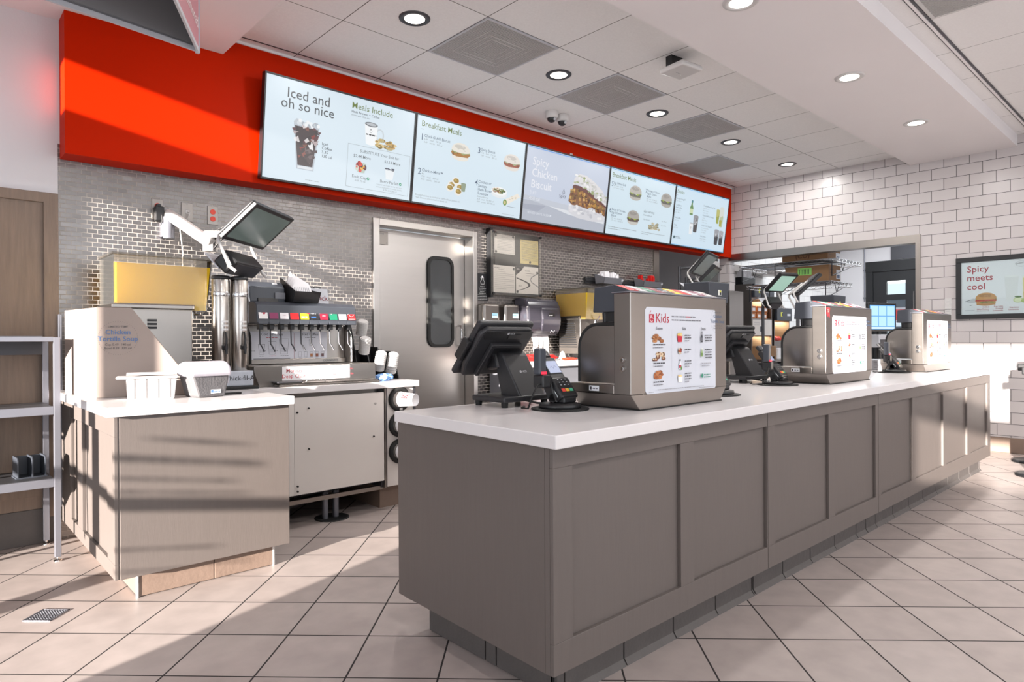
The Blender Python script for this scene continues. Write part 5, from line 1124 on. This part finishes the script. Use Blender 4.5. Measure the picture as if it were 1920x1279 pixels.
t = thing('cash_box', 'grey printed box lying behind the card reader of the farthest drink tower', 'box', (5.98, 2.00, .8305), R(-20))
MB('light_grey_plastic').box(-.13, .10, -.08, .08, 0, .085, bev=.006).build('box', t)
c = Canvas(FR((-.13, -.0802, 0), *FRONT)); c.text('VS', .07, .03, .022, '55555a', .01); [c.scribble(.02, .06-k*.02, .04, .008, '77777c') for k in range(3)]; c.scribble(.12, .02, .08, .01, '77777c'); c.build('print', t)

# ------------------------------------------------------------------ hand-wash counter against the back wall
t = thing('handwash_counter', 'white worktop on steel base under the paper towel dispenser', 'counter', (4.48, 4.15, 0))
MB('quartz').box(3.72, 5.25, 3.95, YB-.002, .86, .91, bev=.003).build('worktop', t, True)
m = MB('grey_plastic'); m.box(3.75, 5.22, 3.99, YB-.02, .12, .859).box(3.79, 5.18, 4.05, YB-.03, .0, .12, 'rubber'); m.build('base', t, True)
MB('stainless').box(4.0, 4.03, 3.982, 3.99, .14, .855).box(4.6, 4.62, 3.982, 3.99, .14, .855).build('edge_strip', t, True)
juicer('lemonade tank half full on a finned steel stand beside the paper towel dispenser', 4.57, 4.37, .9105, .32, .36, .40, True).rotation_euler.z = -pi/2
MB('chrome').lathe([(.022, 0), (.022, .01), (.012, .014), (.012, .09)], (0, 0, 0)).tube([(0, 0, .09), (0, 0, .15), (0, -.05, .17), (0, -.10, .15)], .010).build('faucet')
o = bpy.data.objects['faucet']; o.location = (3.95, 4.26, .9105); tag(o, 'small steel faucet behind the till, below the paper towel dispenser', 'faucet')
def crumple(name, label, cat, loc, s, m, seed):
    b = bmesh.new(); bmesh.ops.create_icosphere(b, subdivisions=4, radius=1)
    for v in b.verts:
        q = v.co.copy(); d_ = 1+.30*mnoise.noise(q*2.0+Vector((seed, 0, 0)))+.18*mnoise.noise(q*5.5+Vector((seed, 3, 0)))
        v.co = Vector((q.x*s[0]*d_, q.y*s[1]*d_, max(0, s[2]*.8+q.z*s[2]*d_)))
    o = MB(m).bm(b, smooth=True).build(name); o.location = loc; return tag(o, label, cat)
crumple('plastic_bag', 'shiny red plastic glove bag lying on the hand-wash counter', 'bag', (4.04, 4.06, .9105), (.21, .06, .034), 'red_plastic', 1)
crumple('plastic_bag', 'flat red and orange bag to the right of the shiny red glove bag', 'bag', (4.40, 4.02, .9105), (.10, .035, .012), 'outlet_red', 5)
tag(MB('white_plastic').lathe([(.035, 0), (.036, .01), (.02, .06), (.008, .075), (.001, .078)]).build('cone_cap'), 'white cone-shaped cap beside the legs of the finned lemonade stand', 'cap').location = (4.46, 4.16, .9105)
tag(MB('cove_tile_brown').box(3.635, 3.71, YB-.012, YB, 0, .14, bev=.004).build('cove_tile'), 'brown cove base tiles between the steel door and the hand-wash counter', 'base tile')
# rail with bins above the towers
t = thing('wall_rail', 'long black bin rail on the steel tiles above the nearest drink tower', 'rail', (5.6, YB, 1.69))
MB('black_plastic').box(-.58, .60, -.03, 0, -.028, .032, bev=.004).box(-.58, .60, -.038, -.03, -.008, .012, bev=.002).build('rail', t)
def rail_bin(label, x, w, content, m):
    t = thing('rail_bin', label, 'bin', (x, YB-.155, 1.66), 0, 'grey bins on the black rail')
    b = MB('grey_plastic'); b.prism([(.0, 0), (.10, 0), (.115, .10), (-.02, .06)], 'X', -w/2, -w/2+.004).prism([(.0, 0), (.10, 0), (.115, .10), (-.02, .06)], 'X', w/2-.004, w/2).box(-w/2, w/2, .0, .10, 0, .004).prism([(.0, 0), (.004, 0), (-.016, .06), (-.02, .06)], 'X', -w/2, w/2).prism([(.10, 0), (.104, 0), (.119, .10), (.115, .10)], 'X', -w/2, w/2)
    b.build('bin', t)
    c = Canvas(FR((w/2-.045, -.021, .03), (1, 0, 0), (0, -.02, .06))); c.w = .003; c.rect(0, 0, .03, .02, 'c2c4c8'); c.build('label', t)
    p = MB(m); rr = random.Random(int(x*10))
    for k in range(content):
        a = -w/2+.03+(w-.06)*rr.random(); p.box(a-.014, a+.014, .02+.06*rr.random(), .10, .02, .085+.05*rr.random(), bev=.002, M=Matrix.Rotation(rr.uniform(-.08, .08), 4, 'Y'))
    tag(p.build('packets', t), kind='stuff')
rail_bin('grey rail bin full of white packets, left one', 5.30, .30, 16, 'paper')
rail_bin('grey rail bin of red packets beside the tiled wall end', 5.98, .34, 9, 'red_plastic')

# ------------------------------------------------------------------ right wall: poster, switches; stanchions
t = thing('framed_poster', 'black framed poster of a sandwich and lemonade reading Spicy meets cool', 'poster', (XR, 1.38, 1.275))
Y0, Y1, H_ = 1.808, .78, .60
f = MB('black_paint')
for a, b_, z0, z1 in ((Y1, Y0, 0, .045), (Y1, Y0, H_-.045, H_), (Y1, Y1+.045, .045, H_-.045), (Y0-.045, Y0, .045, H_-.045)): f.box(-.028, -.001, a-1.38, b_-1.38, z0, z1, bev=.003)
f.build('frame', t)
ps = MB('paper').box(-.014, -.010, Y1+.04-1.38, Y0-.04-1.38, .04, H_-.04).build('poster', t)
c = Canvas(FR((-.014, Y0-.045-1.38, .045), (0, -1, 0), (0, 0, 1)))
PW, PH = Y0-Y1-.09, H_-.09
c.rect(0, 0, PW, PH*.30, 'eaeaee').rect(0, PH*.30, PW, PH, 'f0f0f4')
for k, s in enumerate(('Spicy', 'meets', 'cool')): c.text(s, .045, PH*.805-k*.085, .060, 'b02638', .012)
c.poly([(.03, .125), (.14, .09), (.20, .12), (.10, .155)], 'ccccd2').line([(.03, .125), (.07, .14)], '4a4a50', .004).line([(.07, .085), (.12, .10)], '4a4a50', .004)
c.ell(.20, .10, .13, .018, 'ececf0').burger(.20, .135, .17, 'd09a5c', 'cf8a4e', '6f8c3a', 'e8d8a8').poly([(.115, .125), (.285, .125), (.28, .14), (.12, .14)], 'b8402c').blobs(.20, .112, .17, .02, ['6f8c3a', '8aa84a', '4f6f2c'], 14, .09, 3).rect(.125, .088, .275, .10, 'c08a50')
c.poly([(.36, .12), (.44, .12), (.455, .35), (.345, .35)], 'e9e9ea').ell(.40, .35, .055, .01, 'f3f3f3').poly([(.49, .115), (.57, .115), (.575, .33), (.485, .33)], 'eadf9a').poly([(.49, .115), (.57, .115), (.572, .20), (.488, .20)], 'e4cf6a').poly([(.486, .33), (.574, .33), (.577, .35), (.483, .35)], 'eef0e2')
c.ell(.45, .125, .038, .025, 'c9d49a').ell(.45, .125, .03, .019, 'e6ecc8').ell(.50, .118, .03, .02, 'b8c87a').ell(.45, .155, .028, .008, '5a7a3a')
c.text('Grilled', .225, .062, .013, 'b02638', .006, 'RIGHT').text('Spicy Deluxe', .225, .042, .013, 'b02638', .006, 'RIGHT').scribble(.12, .028, .105, .008, '9a6a70')
for k, s in enumerate(('Key Lime', 'Frosted', 'Lemonade')): c.text(s, .335, .066-k*.020, .013, 'b02638', .006, 'RIGHT')
for k, s in enumerate(('Key Lime', 'Lemonade')): c.text(s, .455, .052-k*.020, .013, 'b02638', .006, 'RIGHT')
c.scribble(.03, .036, .08, .007, '9a9aa0')
c.text('limited', .43, .455, .016, '77777c', .001, 'LEFT', .2).line([(.475+.042*cos(a), .463+.026*sin(a)) for a in [R(q) for q in range(0, 361, 24)]], '77777c', .0015)
c.build('print', ps)
MB('glass').box(-.0185, -.0175, Y1+.046-1.38, Y0-.046-1.38, .046, H_-.046).build('glazing', t)
for z, lab, h in ((1.43, 'white wall switch plate beside the framed poster, upper', .058), (1.335, 'white wall control half hidden behind the farthest drink tower', .05)):
    t = thing('wall_switch', lab, 'wall switch', (XR, 1.878, z), 0, 'wall switches')
    MB('white_plastic').box(-.010, 0, -.03, .03, -h, h, bev=.003).box(-.014, -.010, -.018, .018, -.01, h*.8, bev=.002).build('plate', t)
    c = Canvas(FR((-.0142, .018, 0), (0, -1, 0), (0, 0, 1))); c.rect(.004, .02, .032, .024, '9a9a9e'); c.build('print', t)
for i, (x, y) in enumerate(((7.225, 1.157), (6.52, 1.009))):
    t = thing('stanchion', 'round black base of a queue post at the right frame edge, ' + ('nearer the tiled wall' if i == 0 else 'nearer the camera'), 'queue post', (x, y, 0), 0, 'queue posts')
    MB('black_paint').lathe([(.001, 0), (.135, 0), (.135, .012), (.12, .024), (.04, .034), (.001, .034)], n=36).build('base', t)
    MB('black_paint').cyl((0, 0, .034), (0, 0, .88), .032, n=24).lathe([(.04, .84), (.042, .85), (.042, .93), (.03, .94), (.001, .94)], n=24).build('post', t)
    MB('black_paint').box(-.03, .03, .03, .085, .80, .86, bev=.006).build('belt_head', t)

# ------------------------------------------------------------------ kitchen beyond the counter
def pole(t, h, u=0.):
    z = -t.location.z
    MB('dark_metal').cyl((u, h, z), (u, h, 0), .016).box(u-.12, u+.12, h-.10, h+.10, z, z+.015).tube([(u, h, -.02), (0, .045, -.01)], .012).build('floor_pole', t)
for label, loc, rz, w_, h_, tl_, scr, cl, pr in (
    ('dark-screened monitor on a white frame above the nearest drink tower', (5.9, 3.54, 1.835), R(18), .42, .268, R(42), 'lcd_dark', (2, 2), True),
    ('second dark monitor just behind the monitor above the nearest tower', (6.55, 3.87, 1.785), R(22), .42, .268, R(46), 'lcd_dark', (2, 2), False),
    ('green-lit order screen hanging left of the middle drink tower', (6.82, 3.18, 1.675), R(-16), .26, .268, R(51), 'lcd_green', (4, 2), True),
    ('monitor seen edge-on above the middle drink tower', (5.9, 2.52, 1.555), R(33), .34, .25, R(47), 'lcd_off', (2, 2), False)):
    t = order_monitor('order_monitor', label, loc, rz, w_, h_, tl_, scr, cells=cl, printer=pr); pole(t, *((.05, .2) if w_ == .34 else (.26,)))
t = thing('till_screen', 'blue-lit till screen between the middle and farthest drink towers', 'screen', (7.10, 2.30, 1.30), R(-22))
MB('black_plastic').box(-.19, .19, 0, .03, -.14, .14, bev=.008).cyl((0, .04, -.5), (0, .04, -.05), .02).box(-.05, .19, .0, .10, -.30, -.17, 'light_grey_plastic', bev=.008).box(-.03, .15, -.004, .0, -.285, -.22, 'dark_metal').box(-.12, .12, -.05, .13, -.52, -.5).build('housing', t)
c = Canvas(FR((-.17, -.0005, -.12), *FRONT), glow, .85); c.rect(0, 0, .34, .24, '5a9ad0')
for a in range(3):
    for b_ in range(2): c.rect(.01+a*.11, .03+b_*.105, .11+a*.11, .125+b_*.105, 'a9d2f2')
c.rect(.01, .005, .33, .022, 'd0e6f4'); c.build('screen', t)
t = thing('till_table', 'grey steel side table under the blue-lit till screen', 'table', (7.10, 2.35, 0))
MB('stainless').box(-.35, .40, -.15, .30, .755, .78, bev=.004).build('tabletop', t)
for u in (-.32, .37):
    for v in (-.12, .27): MB('stainless').box(u-.015, u+.015, v-.015, v+.015, 0, .754).build('leg', t)
MB('dark_metal').box(-.31, .36, -.10, .26, .20, .755-.16).build('drawer_unit', t)

# wire shelves with boxes behind the pass-through
def wire_shelf(label, z, x0, x1, y0, y1):
    t = thing('wire_shelf', label, 'wire shelf', (x0, y0, z), 0, 'wire shelves')
    m = MB('chrome')
    for a in ((x0, y0, x1, y0), (x0, y1, x1, y1), (x0, y0, x0, y1), (x1, y0, x1, y1)):
        for dz in (0, -.04): m.tube([(a[0], a[1], z+dz), (a[2], a[3], z+dz)], .004, n=6)
        n = int(max(abs(a[2]-a[0]), abs(a[3]-a[1]))/.05); pts = [(a[0]+(a[2]-a[0])*k/n, a[1]+(a[3]-a[1])*k/n, z-(.04 if k % 2 else 0)) for k in range(n+1)]; m.tube(pts, .003, n=6)
    k = y0
    while k < y1: m.tube([(x0, k, z+.003), (x1, k, z+.003)], .0032, n=5, m='dark_metal'); k += .022
    m.build('wire_deck', t, True)
    for y in (y0+.05, y0+.72, y1-.05):
        b = MB('dark_metal'); b.tube([(XR+.125, y, z-.02), (x1-.02, y, z-.02), (XR+.125, y, z-.20), (XR+.125, y, z-.02)], .006, n=6).tube([(x0+.25, y, z-.02), (x0+.3, y, z-.12), (x0+.38, y, z-.02)], .004, n=6)
        b.build('bracket', t, True)
wire_shelf('upper chrome wire shelf behind the pass-through opening', 2.01, 7.80, 8.55, 3.0, 4.2)
wire_shelf('lower chrome wire shelf behind the pass-through opening', 1.755, 7.80, 8.45, 3.07, 4.1)
def carton(label, x, y, z, w, d_, h, rz, green):
    t = thing('cardboard_box', label, 'box', (x, y, z), rz, 'cardboard boxes on the wire shelves')
    MB('cardboard').box(-w/2, w/2, -d_/2, d_/2, 0, h, bev=.004).build('box', t)
    c = Canvas(FR((-w/2-.0002, d_/2, 0), (0, -1, 0), (0, 0, 1)))
    if green: c.rect(d_*.30, h*.45, d_*.62, h*.88, '8fd06a'); [c.rect(d_*(.34+.035*k), h*.5, d_*(.352+.035*k), h*.8, '2a3a2a') for k in range(7)]
    else: c.text('(CO)', d_*.3, h*.35, h*.4, '5a3a2a', .02)
    c.build('print', t)
    c = Canvas(FR((-w/2, -d_/2-.0002, 0), *FRONT)); c.rect(w*.62, h*.2, w*.95, h*.75, 'dfe2e8').rect(w*.68, h*.25, w*.9, h*.45, '4a5a7a'); c.scribble(w*.1, h*.7, w*.3, h*.08, '5a4030').scribble(w*.1, h*.5, w*.25, h*.08, '5a4030'); c.build('side_label', t)
carton('cardboard box with a green label on the lower wire shelf', 8.15, 3.42, 1.7655, .36, .52, .20, 0, True)
carton('flatter cardboard box with a white label on the upper wire shelf', 8.20, 3.46, 2.019, .38, .55, .14, 0, False)
# heated cabinets, hood beam, bins
t = thing('hood_beam', 'long stainless beam across the kitchen under white tiles', 'hood', (9.0, 4.62, 2.1))
MB('stainless').box(7.85, 9.85, 4.60, YK-.003, 2.045, 2.125, bev=.004).box(7.85, 9.85, 4.598, 4.60, 2.03, 2.05).build('beam', t, True)
MB('stainless').box(9.84, 9.90, 4.62, 4.68, 0.0, 2.125).build('post', t, True)
def heat_cabinet(label, x0, x1, z1, bays, panel):
    """warmer with lit open bays; bays are (z0, z1) of each opening"""
    y0, y1 = 4.25, 4.75
    t = thing('heated_cabinet', label, 'food warmer', ((x0+x1)/2, y0, 0), 0, 'heated holding cabinets')
    m = MB('stainless'); m.box(x0, x0+.02, y0, y1, 0, z1).box(x1-.02, x1, y0, y1, 0, z1).box(x0+.02, x1-.02, y1-.02, y1, 0, z1).box(x0, x1, y0, y1, z1, z1+.02).box(x0+.02, x1-.02, y0+.03, y1-.02, .05, .74, 'grey_plastic')
    e = sorted([.76]+[v for q in bays for v in q]+[z1])
    for c0, c1 in zip(e[::2], e[1::2]):
        if c1-c0 > .004: m.box(x0+.02, x1-.02, y0, y1-.02, c0, c1)
    m.build('cabinet', t, True)
    MB('slate_plastic').box(x0+.01, x1-.01, y0-.04, y0-.001, z1-.16, z1+.02, bev=.006).build('control_panel', t, True)
    c = Canvas(FR((x0+.12, y0-.0402, z1-.10), *FRONT)); c.rect(0, 0, .06, .06, 'd8d84a').rect(.03, .005, .06, .05, '2a2a30').rect(.2, .01, .3, .04, 'c8cace'); c.build('label', t, True)
    if panel:
        MB('white_panel').box(x0+.02, x1-.02, y0-.006, y0-.001, panel[0], panel[1]).build('front_sheet', t, True)
        c = Canvas(FR((x0+.02, y0-.006, panel[0]), *FRONT)); c.rect(.2, .05, .27, .12, '4a4a50'); [c.scribble(.04+.2*(k % 2), .14+.012*k, .15, .008, '8a8a90') for k in range(3)]; c.build('print', t, True)
    for c0, c1 in bays: lamp('warmer_lamp', 'AREA', 5, (1, .66, .38), ((x0+x1)/2, (y0+y1)/2, c1-.004), (0, 0, -1), shape='RECTANGLE', size=(x1-x0)*.7, size_y=.25)
    return t
heat_cabinet('steel warming cabinet holding boxed sandwiches, seen through the pass-through', 8.22, 8.80, 1.80, [(1.36, 1.62), (.86, 1.13)], (1.135, 1.345))
rr = random.Random(21)
for k in range(6):
    x = 8.34+.165*(k % 3)+.02*(k//3); z = 1.4475 if k > 2 else 1.3602
    o = thing('sandwich_box', 'small orange-brown sandwich carton in the warming cabinet, %s layer, %s' % ('upper' if k > 2 else 'lower', ('left', 'middle', 'right')[k % 3]), 'food carton', (x, 4.335, z), rr.uniform(-.12, .12), 'sandwich cartons')
    MB('toast').box(-.066, .066, -.05, .05, 0, .085, bev=.008).build('carton', o); MB('paper').box(-.045, .03, -.0512, -.0502, .02, .06).build('label', o)
t = thing('ticket_holder', 'black box of upright white paper bags on top of the warming cabinet', 'bag holder', (8.36, 4.42, 1.8205))
MB('black_plastic').box(-.14, .20, -.05, .06, 0, .10, bev=.004).build('box', t)
p = MB('paper')
for k in range(9): p.box(-.12+k*.034, -.115+k*.034, -.04, .05, .09, .17+.03*sin(k*2.1), M=Matrix.Rotation(.12*sin(k*1.7), 4, 'Y'))
p.build('paper_bags', t)
heat_cabinet('narrow steel warmer with a red item inside, right of the sandwich warmer', 8.86, 9.34, 1.50, [(1.06, 1.34)], None)
crumple('red_packet', 'red packet lying in the narrow steel warmer', 'packet', (9.10, 4.34, 1.0602), (.14, .05, .035), 'red_plastic', 9)
t = thing('prep_table', 'steel prep table with shelf of white boxes behind the second till', 'table', (8.2, 3.7, 0))
MB('stainless').box(7.80, 9.60, 3.75, 4.20, .80, .83, bev=.004).build('tabletop', t, True)
MB('grey_plastic').box(7.85, 9.55, 3.82, 4.18, .10, .62).build('drawer_base', t, True)
MB('stainless').box(7.80, 9.60, 3.80, 4.20, .62, .64).build('shelf', t, True)
for x in (7.82, 9.58):
    for y in (3.77, 4.18): MB('stainless').box(x-.012, x+.012, y-.012, y+.012, 0, .80).build('leg', t, True)
for k, (x, m, h) in enumerate(((8.0, 'cardboard', .17), (8.24, 'paper', .14), (8.47, 'grey_plastic', .15), (8.70, 'paper', .13))):
    tag(MB(m).box(x-.10, x+.10, 3.86, 4.08, .8305, .8305+h, bev=.006).build('storage_box'), ('brown cardboard box on the steel prep table', 'left white box on the steel prep table', 'grey tub between two white boxes on the prep table', 'right white box on the steel prep table')[k], 'box', 'boxes on the prep table')
t = thing('steel_hood_panel', 'angled stainless panel behind the right edge of the nearest drink tower', 'panel', (7.4, 4.0, 0))
MB('stainless_h').box(7.12, 7.44, 3.95, 3.97, .5, 1.66, bev=.004).box(7.42, 7.44, 3.97, 4.3, .5, 1.66).box(7.16, 7.20, 4.0, 4.04, 0, .5).box(7.37, 7.41, 4.0, 4.04, 0, .5).build('panel', t, True)
for k, (x, y, z, w, lab) in enumerate(((5.02, 3.0, 1.40, .34, 'dark grey bin with a yellow label behind the nearest drink tower'), (7.3, 2.9, 1.38, .40, 'dark grey bin behind the middle drink tower, below the lower wire shelf'))):
    t = thing('storage_bin', lab, 'bin', (x, y, z), 0, 'dark grey storage bins')
    MB('slate_plastic').prism([(-.14, 0), (.14, 0), (.17, .17), (-.17, .17)], 'Y', -.12, .12, bev=.008).build('bin', t)
    MB('dark_metal').box(-.15, .15, -.10, .10, -.02, -.001).box(-.02, .02, -.02, .02, -z, -.02).box(-.15, .15, -.12, .12, -z, -z+.012).build('stand', t)
    c = Canvas(FR((-.02, -.1202, .06), *FRONT)); c.rect(0, 0, .05, .045, 'e0e2da').rect(.022, .003, .047, .042, '2a2c34').rect(.024, .026, .045, .040, 'c8c83a'); c.build('label', t)
# dark equipment in the back corner left of the pass-through
t = thing('coffee_machine', 'black kitchen machine in the dark corner past the end of the steel tiles', 'machine', (7.3, 5.3, 0))
m = MB('black_plastic'); m.box(6.95, 7.75, 5.2, 5.7, .8, 1.62, bev=.01).box(6.9, 7.9, 5.1, 5.8, 0, .8, 'dark_metal').box(7.0, 7.7, 5.15, 5.2, 1.50, 1.60, 'dark_metal'); m.build('body', t, True)
for x in (7.05, 7.3, 7.55): MB('chrome').cyl((x, 5.4, 1.62), (x, 5.4, 1.86), .035).build('hopper', t, True)
struct('window_2', MB('outside_white').box(6.6, 8.3, 7.585, 7.60, 1.98, 2.16).box(7.1, 7.13, 7.57, 7.586, 1.95, 2.2, 'dark_metal').box(7.75, 7.78, 7.57, 7.586, 1.95, 2.2, 'dark_metal'))
for k, (x, z, a) in enumerate(((5.45, 1.47, 30), (5.67, 1.48, 34), (5.89, 1.50, 40))):
    t = thing('tray_slot', 'dark slanted tray standing left of the edge-on monitor, ' + ('left', 'middle', 'right')[k], 'tray', (x, 4.12, z), 0, 'slanted trays')
    MB('dark_metal', FR((0, 0, 0), (1, 0, 0), (0, 1, 0))).box(-.012, .012, -.12, .12, -.08, .12, bev=.004, M=Matrix.Rotation(R(a), 4, 'Y')).build('tray', t)
    MB('dark_metal').cyl((0, 0, -z), (0, 0, -.05), .014).box(-.06, .06, -.1, .1, -z, -z+.012).build('stand', t)
# drive-through door with daylight panes
fr = MB('black_paint')
X = XK
fr.box(X-.02, X+.09, 3.50, 4.42, 2.28, 2.46).box(X-.01, X+.09, 4.30, 4.42, 0, 2.28).box(X-.01, X+.09, 3.50, 3.62, 0, 2.28)
fr.box(X+.01, X+.06, 4.08, 4.30, 0, 2.28).box(X+.01, X+.06, 3.62, 3.78, 0, 2.28).box(X+.01, X+.06, 3.78, 4.08, 2.10, 2.28).box(X+.01, X+.06, 3.78, 4.08, 1.76, 1.86).box(X+.01, X+.06, 3.78, 4.08, 0, .25)
struct('door_3', fr)
struct('window_3', MB('glass').box(X+.03, X+.036, 3.78, 4.08, .25, 2.10).box(X-.005, X+.0, 3.64, 3.66, 1.2, 1.9, 'chrome'))
t = thing('bright_building', 'pale building front with a red band seen through the glass door', 'building', (17, 4.6, 0))
MB('outside_white').box(17, 17.3, 2.5, 7, -.1, 3.4).build('wall', t, True)
MB('red_plastic').box(16.95, 17.0, 4.9, 7, 1.5, 1.75).box(16.96, 17.0, 4.3, 4.7, .9, 1.1).build('band', t, True)
MB('slate_plastic').box(16.96, 17.0, 2.6, 7, 1.80, 1.98).box(16.97, 17.0, 4.95, 5.35, .4, 1.35).build('window', t, True)
struct('ground_outside', MB('plaster').box(XK+.1, 20, 0, 9, -.12, -.02))
t = thing('wall_conduit', 'thin vertical conduit on the pale kitchen wall left of the glass door', 'conduit', (XK, 4.44, 1.75))
MB('grey_metal').tube([(XK-.012, 4.44, 1.75), (XK-.012, 4.44, 2.95)], .010).box(XK-.024, XK-.001, 4.425, 4.455, 1.80, 1.83).box(XK-.024, XK-.001, 4.425, 4.455, 2.3, 2.33).build('pipe', t, True)
t = thing('menu_strip_panel', 'dark steel panel above the glass door at the pass-through right end', 'panel', (11.2, 3.55, 2.33))
MB('dark_metal').box(XK-.03, XK-.02, 3.52, 4.0, 2.47, 2.9).build('panel', t, True)
